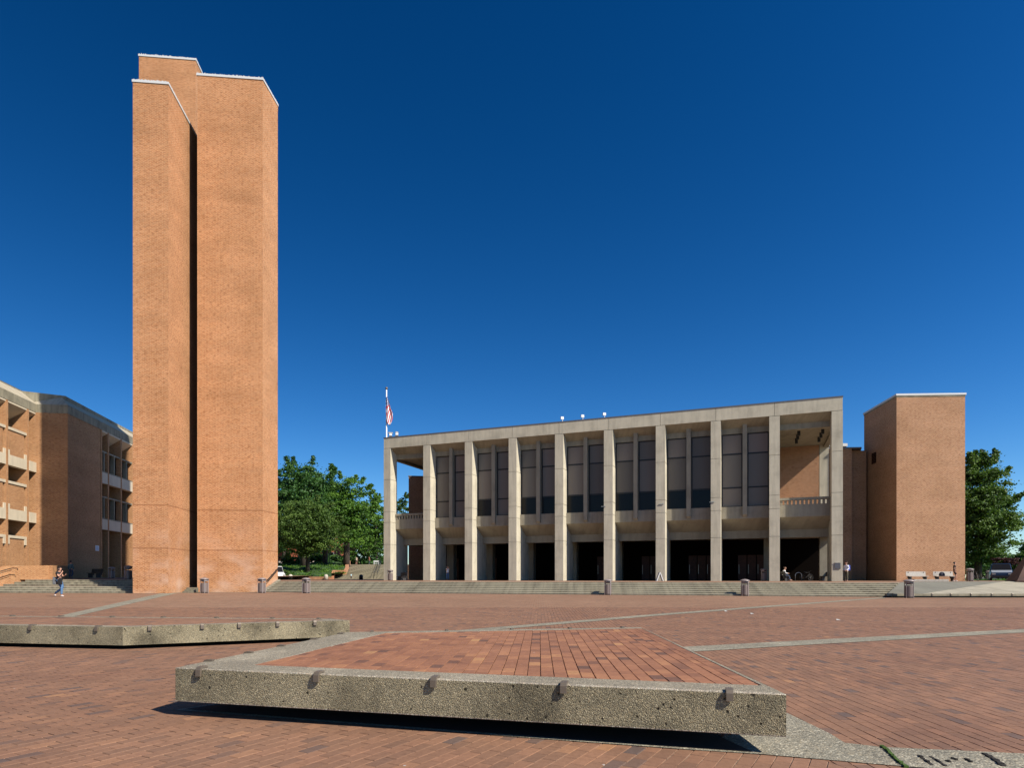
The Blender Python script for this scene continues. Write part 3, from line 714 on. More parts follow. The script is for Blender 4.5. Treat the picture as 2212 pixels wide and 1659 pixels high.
# roof floodlights
fl = None
for px in (1215, 1259, 1306):
    k = (px - CX) / F; u = (k * KL.y - KL.x + .6 * (k * E2.y - E2.x)) / (E1.x - k * E1.y); p = K(u, .6, ZT + .09)
    lab = 'small white floodlight on the hall roof, %s of the row of three' % {1215: 'leftmost', 1259: 'middle', 1306: 'rightmost'}[px]
    if fl is None:
        fl = thing('roof_floodlight', p, lab, 'floodlight', 'floodlights on the hall roof')
        b = MB(); b.tube([(0, 0, 0), (0, 0, .34)], .035, 8); b.build('stem', M['white'], fl, local=True)
        b = MB(); b.box((-.04, 0, .48), (.30, .2, .26), .3); b.build('head', M['white'], fl, local=True)
    else: dup(fl, p, lab)
for px, lab in ((843.5, 'larger grey and white siren unit on the hall roof beside the flagpole'), (857, 'smaller boxy siren unit on the hall roof right of the larger one')):
    k = (px - CX) / F; u = (k * KL.y - KL.x + .5 * (k * E2.y - E2.x)) / (E1.x - k * E1.y); p = K(u, .5, ZT + .09)
    o = thing('roof_camera', p, lab, 'camera housing')
    b = MB(); b.tube([(0, 0, 0), (0, 0, .3)], .06, 8); b.box((0, 0, .12), (.4, .25, .16)); b.build('mount', M['metal_grey'], o, local=True)
    b = MB(); b.box((.02, 0, .38), (.3, .3, .22), .2); b.build('housing', M['white'], o, local=True)
    b = MB(); b.box((0, 0, .58), (.48 if px < 850 else .3, .34, .09), .3); b.build('hood', M['stone'], o, local=True)

# ------------------------------------------------------------------ right brick block and the recessed wall beside the hall
bb = thing('brick_stair_block', (39, 63, TZ), 'plain square brick block right of the concrete hall', 'building')
BH = 19.36
poly = [(38.15, 63.0), (44.73, 62.7), (45.6, 70.0), (39.0, 70.35)]
b = MB(); b.prism(poly, 0, BH - .25); b.build('wall', M['block'], bb)
b = MB(); b.prism([(38.12, 62.97), (44.76, 62.67), (45.63, 70.03), (38.97, 70.38)], BH - .25, BH - .1); b.build('cap_course', M['oldconc'], bb)
b = MB(); b.prism([(38.07, 62.93), (44.81, 62.62), (45.67, 70.08), (38.92, 70.43)], BH - .1, BH + .08); b.build('coping', M['metal_white'], bb)
# square vent on its left face
d = Vector((.85, 7.35)).normalized(); a = Vector((38.15, 63.0))
def onside(s, out, z): q = a + d * s + Vector((-d.y, d.x)) * out; return (q.x, q.y, z)
b = MB(); q0, q1 = onside(4.45, .02, 0), onside(5.5, .02, 0); q2, q3 = onside(5.5, -.1, 0), onside(4.45, -.1, 0)
b.prism([q0[:2], q1[:2], q2[:2], q3[:2]], 13.4, 14.55); vf = b.build('vent', M['darkint'], bb)
b = MB()
for k in range(7):
    z = 13.45 + k * .155; b.prism([onside(4.5, .05, 0)[:2], onside(5.45, .05, 0)[:2], onside(5.45, .0, 0)[:2], onside(4.5, .0, 0)[:2]], z, z + .05)
b.build('louvre', M['wood'], vf)
rw = thing('recessed_brick_wall', (36, 70, TZ), 'shaded brick wall set back between the hall and the brick block', 'building')
b = MB(); b.prism([(33.9, 68.6), (36.6, 68.4), (36.6, 73), (33.9, 73)], 0, 15.1); b.build('wall', M['block'], rw)
b = MB(); b.prism([(36.61, 69.3), (38.6, 69.2), (38.6, 73), (36.61, 73)], 0, 15.05); b.build('wall_return', M['block'], rw)
b = MB(); b.prism([(33.85, 68.5), (37.6, 68.3), (38.65, 70.5), (38.65, 73.05), (33.85, 73.05)], 15.1, 15.25); b.build('coping', M['metal_grey'], rw)
b = MB(); b.prism([(33.5, 76), (40, 76), (40, 84), (33.5, 84)], 0, 16.9); b.build('rear_wall', M['block'], rw)
b = MB(); b.prism([(33.4, 75.9), (40.1, 75.9), (40.1, 84.1), (33.4, 84.1)], 16.9, 17.25); b.build('rear_coping', M['metal_white'], rw)
lb = thing('rear_brick_block', (-10, 86, TZ), 'brick block seen through the open left end bay of the hall', 'building')
b = MB(); b.prism([(-13.75, 84.5), (-8.6, 85.4), (-7, 88.5), (-12.6, 88.3)], 0, 14.6); b.build('wall', M['block'], lb)
b = MB(); b.prism([(-13.8, 84.4), (-8.55, 85.3), (-6.9, 88.6), (-12.6, 88.4)], 14.6, 14.75); b.build('coping', M['metal_grey'], lb)

# ------------------------------------------------------------------ library building at left
lib = thing('library_building', (-46, 62, 1), 'brick and concrete building with deep window bays behind the tower', 'building')
QA = Vector((-42.6, 60.9)); DA = Vector((-.157, .9875)).normalized(); QB = Vector((-45.4, 60.5)); DB = Vector((.17, -.985)).normalized()
OA = Vector((DA.y, -DA.x)); OB = Vector((-DB.y, DB.x))     # outward normals (to the right)
ZFB, ZFT = 16.95, 17.75
def fa(s, o=0): q = QA + DA * s + OA * o; return (q.x, q.y)
def fb_(s, o=0): q = QB + DB * s + OB * o; return (q.x, q.y)
def wallseg(b, f, s0, s1, o0, o1, z0, z1): b.prism([f(s0, o1), f(s1, o1), f(s1, o0), f(s0, o0)], z0, z1)
DEP = 2.2
# plain end wall volumes
b = MB(); b.prism([fb_(0, 0), (-42.6, 60.9), fa(6.5, 0), fa(6.5, -5), fb_(0, -5)], .5, ZFB); b.build('wall', M['library'], lib)
b = MB(); wallseg(b, fa, 6.4, 34, -DEP - .3, -DEP, .5, ZFB); b.build('wall', M['library'], lib)
b = MB(); wallseg(b, fb_, -1.0, 18, -DEP - .3, -DEP, .5, ZFB); b.build('wall', M['library'], lib)
# fascia + sloped roof edge
def roof(pts_out, name):
    ins = []; n = len(pts_out)
    b = MB()
    # offset inward
    P = [Vector(p) for p in pts_out]
    for k in range(n):
        d0 = (P[k] - P[k - 1]).normalized() if k else (P[1] - P[0]).normalized()
        d1 = (P[k + 1] - P[k]).normalized() if k < n - 1 else d0
        n0 = Vector((-d0.y, d0.x)); n1 = Vector((-d1.y, d1.x)); m_ = (n0 + n1); m_ = m_ / max(.3, m_.dot(n0)); ins.append(P[k] + m_ * 1.35)
    for k in range(n - 1):
        a, c = P[k], P[k + 1]; e, f2 = ins[k + 1], ins[k]
        b.face([(a.x, a.y, ZFB), (c.x, c.y, ZFB), (c.x, c.y, ZFT), (a.x, a.y, ZFT)])
        b.face([(a.x, a.y, ZFT), (c.x, c.y, ZFT), (e.x, e.y, ZFT + 1.2), (f2.x, f2.y, ZFT + 1.2)])
    b.face([(P[-1].x, P[-1].y, ZFB), *[(p.x, p.y, ZFB) for p in reversed(ins)], *[(p.x, p.y, ZFB) for p in P[:-1]]][::1]) if False else None
    r1 = b.build('sloped_fascia', M['oldconc'], lib); r1.data.materials.append(M['roofslope'])
    for f in r1.data.polygons:
        if f.normal.z > .3: f.material_index = 1
    c_ = MB()
    for k in range(n - 1):
        a, e = ins[k], ins[k + 1]; dd = (e - a).normalized(); nn = Vector((-dd.y, dd.x))
        c_.prism([tuple(a - nn * .06 - dd * .03), tuple(e - nn * .06 + dd * .03), tuple(e + nn * .25), tuple(a + nn * .25)], ZFT + 1.19, ZFT + 1.27)
    c_.build('roof_trim', M['metal_grey'], lib)
    return ins
ro = [fb_(18, .05), fb_(-.02, .05), (-42.55, 60.85), fa(34, .05)]
roof(ro, 'x')
b = MB(); b.prism([fb_(18, -1.2), fb_(0, -1.2), (-43.6, 62.0), fa(34, -1.2), fa(34, -14), fb_(18, -14)], ZFB + .3, ZFT + 1.2); b.build('roof', M['oldconc'], lib)
b = MB(); b.prism([fb_(18, .03), fb_(-.02, .03), (-42.58, 60.87), fa(6.5, .03), fa(6.5, -3), fb_(18, -3)], ZFB - .02, ZFB + .28); b.build('fascia_soffit', M['oldconc'], lib)
b = MB(); b.prism([fa(6.5, .03), fa(34, .03), fa(34, -3), fa(6.5, -3)], ZFB - .02, ZFB + .28); b.build('fascia_soffit', M['oldconc'], lib)
def slopesoffit(f, s0, s1):
    b = MB(); p = [f(s0, .02), f(s1, .02), f(s1, -DEP), f(s0, -DEP)]
    b.prism(p, [ZFB - .18, ZFB - .18, ZFB - 1.6, ZFB - 1.6] , ZFB - .03); return fixn(b.build('bay_soffit', M['precast'], lib))
def pierl(f, s): b = MB(); wallseg(b, f, s - .14, s + .14, -DEP, .06, .5, ZFB - .03); return b.build('pier', M['library'], lib)
# facade B (left): piers then bays with brick infill panels
pB = [1.31, 4.48, 7.65, 10.8, 14.0]
for s in pB: pierl(fb_, s)
bays = [(0.02, 1.17)] + [(pB[i] + .14, pB[i + 1] - .14) for i in range(4)]
for bi, (s0, s1) in enumerate(bays):
    slopesoffit(fb_, s0, s1)
    for z0, z1 in ((11.22, 12.15), (6.38, 7.34)):
        b = MB(); wallseg(b, fb_, s0, s1, -.5, .04 if bi else .1, z0, z1); b.build('spandrel', M['precast'], lib)
    if bi:
        for (zb, zt_, e0) in ((12.15, 14.4, True), (7.34, 9.6, True), (1.7, 4.75, False)):
            b = MB(); wallseg(b, fb_, s0 + .28, s1 - .28, -.45, -.06, zb, zt_); b.build('infill_panel', M['library'], lib)
            b = MB(); wallseg(b, fb_, s0, s1, -.5, .02, zt_, zt_ + .24)
            if not e0:
                for q0, q1 in ((s0, s0 + .3), (s1 - .3, s1)): wallseg(b, fb_, q0, q1, -.48, .018, zt_ - .55, zt_)
            b.build('sill_band', M['precast'], lib)
            if e0:
                for q0, q1 in ((s0, s0 + .3), (s1 - .3, s1)):
                    b = MB(); wallseg(b, fb_, q0, q1, -.48, .03, zb, zb + .45); b.build('spandrel_ear', M['precast'], lib)
        for (z0, z1) in ((14.7, 16.3), (9.9, 11.2), (5.0, 6.35)):
            b = MB(); wallseg(b, fb_, s0 + (s1 - s0) * .62, s1 - .02, -DEP + .01, -DEP + .08, z0, z1); b.build('window', M['panelow'], lib)
# facade A (right, partly in the tower's shadow)
pA = [6.62, 8.2, 11.3, 14.4, 17.5, 20.6, 23.7, 26.8]
for s in pA: pierl(fa, s)
for i in range(len(pA) - 1):
    s0, s1 = pA[i] + .14, pA[i + 1] - .14; slopesoffit(fa, s0, s1)
    for z0, z1 in ((11.3, 12.45), (6.35, 7.45)):
        b = MB(); wallseg(b, fa, s0, s1, -.5, .04, z0, z1); b.build('spandrel', M['precast'], lib)
    for z0, z1 in ((12.45, 14.6), (7.45, 9.75)):
        b = MB()
        wallseg(b, fa, s0, s1, -.5, .0, z1, z1 + .16); wallseg(b, fa, s0, s1, -.5, .05, z0, z0 + .12)
        mid = (s0 + s1) / 2; wallseg(b, fa, mid - .08, mid + .08, -.49, -.01, z0 + .1, z1)
        wn_ = b.build('window', M['oldconc'], lib)
        for q0, q1 in ((s0, mid - .09), (mid + .09, s1)):
            b = MB(); wallseg(b, fa, q0, q1, -.46, -.44, z0 + .1, z1); b.build('pane', M['panelow'], wn_)
    b = MB(); wallseg(b, fa, s0, s1, -DEP + .02, -DEP + .1, 1.2, 6.2); b.build('entrance_glazing', M['panelow'], lib)
    b = MB(); wallseg(b, fa, (s0 + s1) / 2 + .5, (s0 + s1) / 2 + .62, -DEP + .1, -DEP + .6, 1.2, 6.2); b.build('entrance_mullion', M['library'], lib)
b = MB(); s = 5.8; wallseg(b, fa, s - .42, s + .32, .0, .03, 4.0, 4.55); 
sg = tag(b.build('notice', M['white'], None), 'small white notice on the shaded brick wall left of the tower', 'sign')
b = MB()
for k in range(3): wallseg(b, fa, s - .28, s + .18, .031, .034, 4.12 + k * .12, 4.17 + k * .12)
b.build('notice_text', plain('blue_print', (.12, .2, .5), .5), sg)
# low brick side wall of the court with its sloped end, and handrail
cw = thing('court_wall', (-41.8, 54, .5), 'low brick wall with a sloped end beside the steps at far left', 'wall')
pw = [(-43.6, 52.0), (-42.9, 53.9), (-41.7, 57.2)]
b = MB()
def wq(p0, p1, z0, z1): 
    dd = Vector((p1[0] - p0[0], p1[1] - p0[1])).normalized(); nn = Vector((-dd.y, dd.x)) * .45
    b.prism([p0, p1, (p1[0] + nn.x, p1[1] + nn.y), (p0[0] + nn.x, p0[1] + nn.y)], .2, [z0, z1, z1, z0])
wq(pw[0], pw[1], 1.35, 2.2); wq(pw[1], pw[2], 2.2, 2.3); b.build('wall', M['library'], cw)
b = MB(); dd = Vector((pw[2][0] - pw[1][0], pw[2][1] - pw[1][1])).normalized(); b.prism([pw[2], (pw[2][0] + .3, pw[2][1] + .05), (pw[2][0] - .2, pw[2][1] + 3), (pw[2][0] - .6, pw[2][1] + 3)], .5, 2.3); b.build('wall_end', M['library'], cw)
b = MB(); b.tube([(-42.9, 51.85, 1.28), (-42.85, 52.0, 1.45), (-42.3, 53.7, 2.0), (-42.15, 54.1, 2.0), (-42.13, 54.15, 1.85)], .035, 8)
b.tube([(-42.85, 52.0, 1.3), (-42.3, 53.7, 1.85)], .025, 6)
tag(b.build('handrail', M['black']), 'dark metal handrail on the low brick wall at far left', 'handrail')

# ------------------------------------------------------------------ ramp, kerb edge and steel plinth at right
b = MB()
b.face([(25.0, 38.7, .23), (70, 38.0, .23), (70, 44.6, 1.02), (35.0, 45.0, .95)]); b.face([(70, 44.6, 1.02), (70, 60, .9), (60, 60, .875), (35.0, 45.0, .95)][::1])
tag(b.build('ramp_light', M['rampc']), kind='structure')
b = MB()
V_ = [(22.9, 38.75, .23), (25.0, 38.7, .23), (35.0, 45.0, .95), (60, 60, .875), (31.0, 50.0, .872), (25.9, 42.4, .872)]
b.face([V_[0], V_[1], V_[5]]); b.face([V_[1], V_[2], V_[5]]); b.face([V_[2], V_[4], V_[5]]); b.face([V_[2], V_[3], V_[4]])
tag(b.build('ramp_grey', M['rampg']), kind='structure')
re_ = thing('ramp_edge', (40, 38.5, 0), 'thin concrete edge slab of the ramp at the right side of the plaza', 'kerb')
b = MB(); b.prism([(22.8, 38.6), (70, 37.9), (70, 38.2), (22.85, 38.95)], .10, .232); b.build('edge_slab', M['oldconc'], re_)
b = MB(); b.prism([(23.3, 38.9), (70, 38.2), (70, 38.5), (23.4, 39.2)], -.05, .2); b.build('recessed_base', M['rampg'], re_)
for k, px in enumerate((1929, 2013, 2053, 2096, 2140, 2184)):
    X = xp(px, 38.6); clip_bracket(re_, (X, 38.6 - (X - 22.8) * .0148), (-.015, -1), .232, 1.1)
b = MB(); b.prism([(33.3, 52.6), (35.7, 51.9), (35.9, 52.7), (33.4, 53.4)], .8, 1.06)
tag(b.build('stone_kerb', M['stone'], bevel=.02), 'low pale stone kerb lying in front of the benches', 'kerb')
pyr = thing('steel_plinth', (37, 45.2, .95), 'sloping brown weathered steel plinth at the right edge', 'plinth')
q = [(35.4, 44.5), (37.7, 43.5), (38.7, 45.8), (36.4, 46.8)]; ap = (37.05, 45.15, 3.5)
b = MB()
for k in range(4): b.face([(*q[k], .99), (*q[(k + 1) % 4], .99), ap])
b.face([(*p, .99) for p in q[::-1]]); b.build('pyramid', M['corten'], pyr)
b = MB(); b.prism([(p[0] * 1.0 + (p[0] - 37.05) * .05, p[1] + (p[1] - 45.15) * .05) for p in q], .9, 1.0); b.build('base_plate', M['corten'], pyr)
# rust run below plinth, as flakes of stained render on the ramp
# ------------------------------------------------------------------ litter bins
def make_bin(p, lab):
    o = thing('litter_bin', p, lab, 'litter bin', 'round slatted litter bins')
    b = MB(); b.lathe((0, 0, .0), [(.235, .06), (.25, .08), (.25, .70), (.235, .72), (.22, .70), (.22, .08)], 20); b.build('basket', M['bin'], o, smooth=False, local=True)
    b = MB(); b.lathe((0, 0, 0), [(.20, .07), (.20, .74), (.18, .745)], 16); b.build('liner', M['bindark'], o, local=True)
    b = MB(); b.lathe((0, 0, 0), [(.10, .80), (.24, .86), (.25, .98), (.24, 1.0)], 20); b.build('hood', M['binlid'], o, local=True)
    b = MB(); b.lathe((0, 0, 0), [(.31, .995), (.32, 1.01), (.31, 1.03), (.18, 1.09), (.04, 1.12)], 24); b.build('lid', M['binlid'], o, local=True)
    b = MB(); b.box((.0, -.245, .92), (.2, .02, .06)); b.build('opening', M['bindark'], o, local=True)
    for k in range(4):
        a = k * math.pi / 2 + .5; b = MB(); x, y = .265 * math.cos(a), .265 * math.sin(a)
        b.box((x, y, .5), (.035, .035, 1.0), a); b.build('post', M['binlid'], o, local=True)
    b = MB(); b.lathe((0, 0, 0), [(.24, 0), (.24, .05)], 16); b.build('base', M['bindark'], o, local=True)
    return o
bin0 = None
spec = [(441.5, 49.6, 0, 'brown litter bin in front of the tower by its dark slot', 1.08), (565.5, 49.9, 0, 'brown litter bin at the foot of the tower\'s right corner below the handrail', 1.08),
        (661.5, 49.0, 0, 'brown litter bin on the plaza just right of the tower before the steps', 1.08), (1313, 44.3, 0, 'brown litter bin at the foot of the steps below the middle of the hall', 1.0),
        (1609, 41.9, 0, 'brown litter bin at the foot of the steps before the second last pier', 1.0), (1963.5, 38.0, 0, 'brown litter bin standing before the concrete ramp near the right brick block', 1.0),
        (843, 70.5, TZ, 'brown litter bin on the terrace against the leftmost pier of the hall', 1.08), (1650, 59.2, TZ, 'brown litter bin on the terrace in the dark bay left of the second last pier', 1.06),
        (241, 61.5, 1.12, 'dark litter bin beside the library doors in the tower\'s shadow', 1.0), (277, 55.5, 1.03, 'dark litter bin partly hidden by the left edge of the tower', 1.1),
        (2095, 59.5, TZ, 'brown litter bin right beside the corner of the right brick block', 1.08), (2135.5, 74, TZ, 'brown litter bin in tree shade left of the parked van', 1.0)]
for px, Y, z, lab, s in spec:
    p = (xp(px, Y), Y, z)
    if bin0 is None: bin0 = make_bin(p, lab); bin0.scale = (s,) * 3
    else: dup(bin0, p, lab, scale=s)

# ------------------------------------------------------------------ benches
def make_bench(p, lab, rz, m1, m2, L_=1.75, group=None):
    o = thing('bench', p, lab, 'bench', group, rz)
    for k in range(4):
        b = MB(); b.box((0, -.21 + k * .13, .45), (L_, .115, .045)); b.build('seat_slat', m1, o, local=True)
    for k in range(3):
        b = MB(); b.box((0, .27 + k * .02, .55 + k * .135), (L_, .04, .125)); b.build('back_slat', m1, o, local=True)
    for x in (-L_ / 2 + .2, L_ / 2 - .2):
        b = MB(); b.box((x, 0, .21), (.09, .42, .42)); b.box((x, .31, .55), (.07, .06, .6)); b.build('leg', m2, o, local=True)
    return o
b1 = make_bench((xp(1982, 58.2), 58.2, TZ), 'pale slatted bench, the left and empty one before the right brick block', -.05, M['benchc'], M['benchd'], 1.75, 'pale benches by the brick block')
b2 = dup(b1, (xp(2041, 58.0), 58.0, TZ), 'pale slatted bench with a dark bag on it before the right brick block', -.05)
b3 = make_bench((xp(204, 62.5), 62.5, 1.18), 'dark bench against the shaded library wall', -.35, M['benchd'], M['benchd'], 1.5)
b4 = make_bench((xp(868, 70.5), 70.5, TZ), 'dark bench inside the leftmost bay of the hall', -.9, M['benchd'], M['benchd'], 1.5)
b5 = make_bench((xp(1693, 58.6), 58.6, TZ), 'dark bench under the seated person by the second last pier', 1.9, M['benchd'], M['benchd'], 1.1)
b6 = make_bench((xp(1786, 62), 62, TZ), 'dark bench in the shade just left of the last pier', -1.2, M['benchd'], M['benchd'], 1.3)
bg = MB(); bg.lathe((0, 0, 0), [(.24, 0), (.27, .08), (.25, .2), (.17, .32), (.05, .37)], 14); bg.xf(lambda p: Vector((p.x, p.y * .6, p.z)))
o = bg.build('shoulder_bag', plain('dark_navy_cloth', (.02, .02, .035), .8), smooth=True); o.location = (xp(2033, 57.9), 57.8, TZ + .475); tag(o, 'dark rounded bag resting on the right pale bench', 'bag')

# ------------------------------------------------------------------ A-frame sign, bike rack, bicycles
af = thing('sandwich_board', (xp(1424.5, 60.2), 60.2, TZ), 'white folding sandwich board seen edge on before a pier', 'sign')
for sx in (-1, 1):
    b = MB(); b.prism([(-.03, -.3), (.03, -.3), (.03, .3), (-.03, .3)], 0, .85); b.xf(lambda p, sx=sx: Vector((p.x + sx * (.30 - .30 * p.z / .85), p.y, p.z))); b.build('panel', M['white'], af, local=True)
rk = MB(); pts = [(-.3, 0, 0), (-.3, 0, .5)] + [(-.3 * math.cos(a), 0, .5 + .3 * math.sin(a)) for a in np.linspace(.2, math.pi - .2, 9)] + [(.3, 0, .5), (.3, 0, 0)]
rk.tube(pts, .03, 8); o = rk.build('bicycle_rack', M['steel'], smooth=True); o.location = (xp(1725, 58.5), 58.5, TZ); tag(o, 'galvanised hoop bicycle rack on the terrace in the last bay', 'bicycle rack')
def bicycle(p, rz, lab):
    o = thing('bicycle', p, lab, 'bicycle', 'bicycles parked in the shade', rz)
    for x in (-.52, .52):
        b = MB(); ring = [(x + .33 * math.cos(a), 0, .34 + .33 * math.sin(a)) for a in np.linspace(0, 2 * math.pi, 21)]; b.tube(ring, .02, 6, False); wh = b.build('wheel', M['black'], o, local=True)
        b = MB()
        for k in range(6):
            a = k * math.pi / 6; b.tube([(x - .31 * math.cos(a), 0, .34 - .31 * math.sin(a)), (x + .31 * math.cos(a), 0, .34 + .31 * math.sin(a))], .004, 4)
        b.build('spokes', M['steel'], wh, local=True)
    b = MB(); J = {'bb': (-.08, 0, .3), 'st': (-.2, 0, .8), 'ht': (.36, 0, .86), 'hb': (.4, 0, .72), 'ra': (-.52, 0, .34), 'fa': (.52, 0, .34)}
    for a, c in (('bb', 'st'), ('st', 'ht'), ('bb', 'hb'), ('bb', 'ra'), ('st', 'ra'), ('ht', 'hb'), ('hb', 'fa')): b.tube([J[a], J[c]], .018, 6)
    b.build('frame', M['black'], o, local=True)
    b = MB(); b.tube([(.34, -.25, 1.0), (.36, 0, .95), (.34, .25, 1.0)], .014, 6); b.tube([(.36, 0, .95), (.36, 0, .86)], .015, 6); b.build('handlebar', M['black'], o, local=True)
    b = MB(); b.box((-.22, 0, .88), (.26, .12, .05)); b.build('saddle', M['black'], o, local=True); return o
bk = bicycle((xp(1742, 64.5), 64.5, TZ), .3, 'dark bicycle parked in deep shade right of the hoop rack')
dup(bk, (xp(2106.5, 62), 62, TZ), 'dark bicycle parked right of the bin by the right brick block', 1.35)

# ------------------------------------------------------------------ people
def skinned(name, pts, edges, rad, m, parent, sub=1, root=0):
    me = bpy.data.meshes.new(name); me.from_pydata([tuple(p) for p in pts], edges, []); me.update()
    o = bpy.data.objects.new(name, me); COL.objects.link(o)
    sk = o.modifiers.new('skin', 'SKIN'); sk.use_smooth_shade = True
    sv = me.skin_vertices[0].data if me.skin_vertices else None
    if sv is None:
        bm = bmesh.new(); bm.from_mesh(me); bm.verts.layers.skin.verify(); bm.to_mesh(me); bm.free(); sv = me.skin_vertices[0].data
    for i, r_ in enumerate(rad):
        sv[i].radius = r_ if isinstance(r_, tuple) else (r_, r_); sv[i].use_root = (i == root)
    ss = o.modifiers.new('sub', 'SUBSURF'); ss.levels = sub; ss.render_levels = sub
    dg = bpy.context.evaluated_depsgraph_get(); dg.update()
    nm = bpy.data.meshes.new_from_object(o.evaluated_get(dg)); bpy.data.objects.remove(o)
    nm.name = name; nm.materials.clear(); nm.materials.append(m)
    no = bpy.data.objects.new(name, nm); COL.objects.link(no); no.parent = parent
    nm.polygons.foreach_set('use_smooth', [True] * len(nm.polygons))
    return no
def person(loc, rz, lab, pose, cols, scale=1.0, short_sleeve=True, shorts=False, longhair=False):
    "local frame: faces -y; pose gives joints for l / r arms and legs"
    o = thing('person', loc, lab, 'person', None, rz, scale)
    P = {'pelvis': (0, 0, .93), 'waist': (0, 0, 1.08), 'chest': (0, 0, 1.30), 'neck': (0, 0, 1.46), 'chin': (0, -.015, 1.53), 'head': (0, -.02, 1.62), 'crown': (0, -.01, 1.68),
         'shL': (-.17, 0, 1.39), 'elL': (-.23, .02, 1.12), 'wrL': (-.24, -.05, .87), 'shR': (.17, 0, 1.39), 'elR': (.23, .02, 1.12), 'wrR': (.24, -.05, .87),
         'hpL': (-.09, 0, .90), 'knL': (-.10, -.02, .50), 'anL': (-.10, .02, .09), 'toL': (-.11, -.14, .03), 'hpR': (.09, 0, .90), 'knR': (.10, -.02, .50), 'anR': (.10, .02, .09), 'toR': (.11, -.14, .03)}
    P.update(pose); V3 = {k: Vector(v) for k, v in P.items()}
    names = list(P); pts = [V3[k] for k in names]; ix = {k: i for i, k in enumerate(names)}
    rad = {'pelvis': (.14, .10), 'waist': (.125, .09), 'chest': (.155, .10), 'neck': .052, 'chin': (.062, .072), 'head': (.075, .092), 'crown': (.062, .075), 'shL': .055, 'shR': .055, 'elL': .04, 'elR': .04, 'wrL': .027, 'wrR': .027,
           'hpL': .085, 'hpR': .085, 'knL': .055, 'knR': .055, 'anL': .036, 'anR': .036, 'toL': .03, 'toR': .03}
    rl = [rad[k] for k in names]
    E = [('pelvis', 'waist'), ('waist', 'chest'), ('chest', 'neck'), ('neck', 'chin'), ('chin', 'head'), ('head', 'crown'), ('chest', 'shL'), ('chest', 'shR'), ('shL', 'elL'), ('elL', 'wrL'), ('shR', 'elR'), ('elR', 'wrR'),
         ('pelvis', 'hpL'), ('pelvis', 'hpR'), ('hpL', 'knL'), ('knL', 'anL'), ('anL', 'toL'), ('hpR', 'knR'), ('knR', 'anR'), ('anR', 'toR')]
    ed = [(ix[a], ix[c]) for a, c in E]
    # nose
    hd = V3['head']; pts.append(hd + Vector((0, -.105, -.01))); rl.append(.012); ed.append((ix['head'], len(pts) - 1))
    # hands: palm and five fingers
    for s in 'LR':
        wr, el = V3['wr' + s], V3['el' + s]; d_ = (wr - el).normalized(); side = d_.cross(Vector((0, 1, 0)))
        side = side.normalized() if side.length > .1 else Vector((1, 0, 0)); up = side.cross(d_)
        pts.append(wr + d_ * .055); rl.append((.036, .02)); ed.append((ix['wr' + s], len(pts) - 1)); pi_ = len(pts) - 1
        for k, (of, ln) in enumerate(((-.03, .065), (-.01, .08), (.011, .075), (.03, .06))):
            pts.append(pts[pi_] + d_ * .035 + side * of); rl.append(.009); ed.append((pi_, len(pts) - 1))
            pts.append(pts[-1] + d_ * ln * .5 + up * .01); rl.append(.008); ed.append((len(pts) - 2, len(pts) - 1))
            pts.append(pts[-1] + d_ * ln * .35 + up * .025); rl.append(.006); ed.append((len(pts) - 2, len(pts) - 1))
        pts.append(wr + d_ * .05 - side * .045 + up * .015); rl.append(.010); ed.append((pi_, len(pts) - 1))
        pts.append(pts[-1] + d_ * .035 - side * .01 + up * .01); rl.append(.008); ed.append((len(pts) - 2, len(pts) - 1))
    skinned('body', pts, ed, rl, cols.get('skinm', M['skin']), o)
    def sub(nm, keys, edges, grow, m, cut=None):
        kk = list(keys); pp = []; rr = []
        for k in kk:
            if isinstance(k, tuple): pp.append(V3[k[0]].lerp(V3[k[1]], k[2])); r0 = rad[k[0]]; r0 = max(r0) if isinstance(r0, tuple) else r0; r1 = rad[k[1]]; r1 = max(r1) if isinstance(r1, tuple) else r1; rr.append(r0 * (1 - k[2]) + r1 * k[2] + grow)
            else: pp.append(V3[k]); r0 = rad[k]; rr.append(tuple(x + grow for x in r0) if isinstance(r0, tuple) else r0 + grow)
        return skinned(nm, pp, edges, rr, m, o)
    am = .45 if short_sleeve else .97
    if am < .5:
        sub('shirt', ['waist', 'chest', ('chest', 'neck', .55), 'shL', ('shL', 'elL', .5), 'shR', ('shR', 'elR', .5), ('pelvis', 'waist', .45)], [(0, 1), (1, 2), (1, 3), (3, 4), (1, 5), (5, 6), (0, 7)], .016, cols['top'])
    else:
        sub('shirt', ['waist', 'chest', ('chest', 'neck', .55), 'shL', 'elL', ('elL', 'wrL', .95), 'shR', 'elR', ('elR', 'wrR', .95), ('pelvis', 'waist', .45)], [(0, 1), (1, 2), (1, 3), (3, 4), (4, 5), (1, 6), (6, 7), (7, 8), (0, 9)], .016, cols['top'])
    lk = .75 if shorts else .95
    if shorts: sub('shorts', ['pelvis', 'hpL', ('hpL', 'knL', .85), 'hpR', ('hpR', 'knR', .85), ('pelvis', 'waist', .6)], [(0, 1), (1, 2), (0, 3), (3, 4), (0, 5)], .02, cols['leg'])
    else: sub('trousers', ['pelvis', 'hpL', 'knL', ('knL', 'anL', .97), 'hpR', 'knR', ('knR', 'anR', .97), ('pelvis', 'waist', .6)], [(0, 1), (1, 2), (2, 3), (0, 4), (4, 5), (5, 6), (0, 7)], .018, cols['leg'])
    for s in 'LR':
        an, to = V3['an' + s], V3['to' + s]; he = an + (an - to).normalized() * .05; he.z = min(an.z, to.z + .04)
        skinned('shoe', [he + Vector((0, 0, -.03)), an.lerp(to, .45) + Vector((0, 0, -.02)), to], [(0, 1), (1, 2)], [.042, (.05, .04), (.046, .032)], cols['shoe'], o)
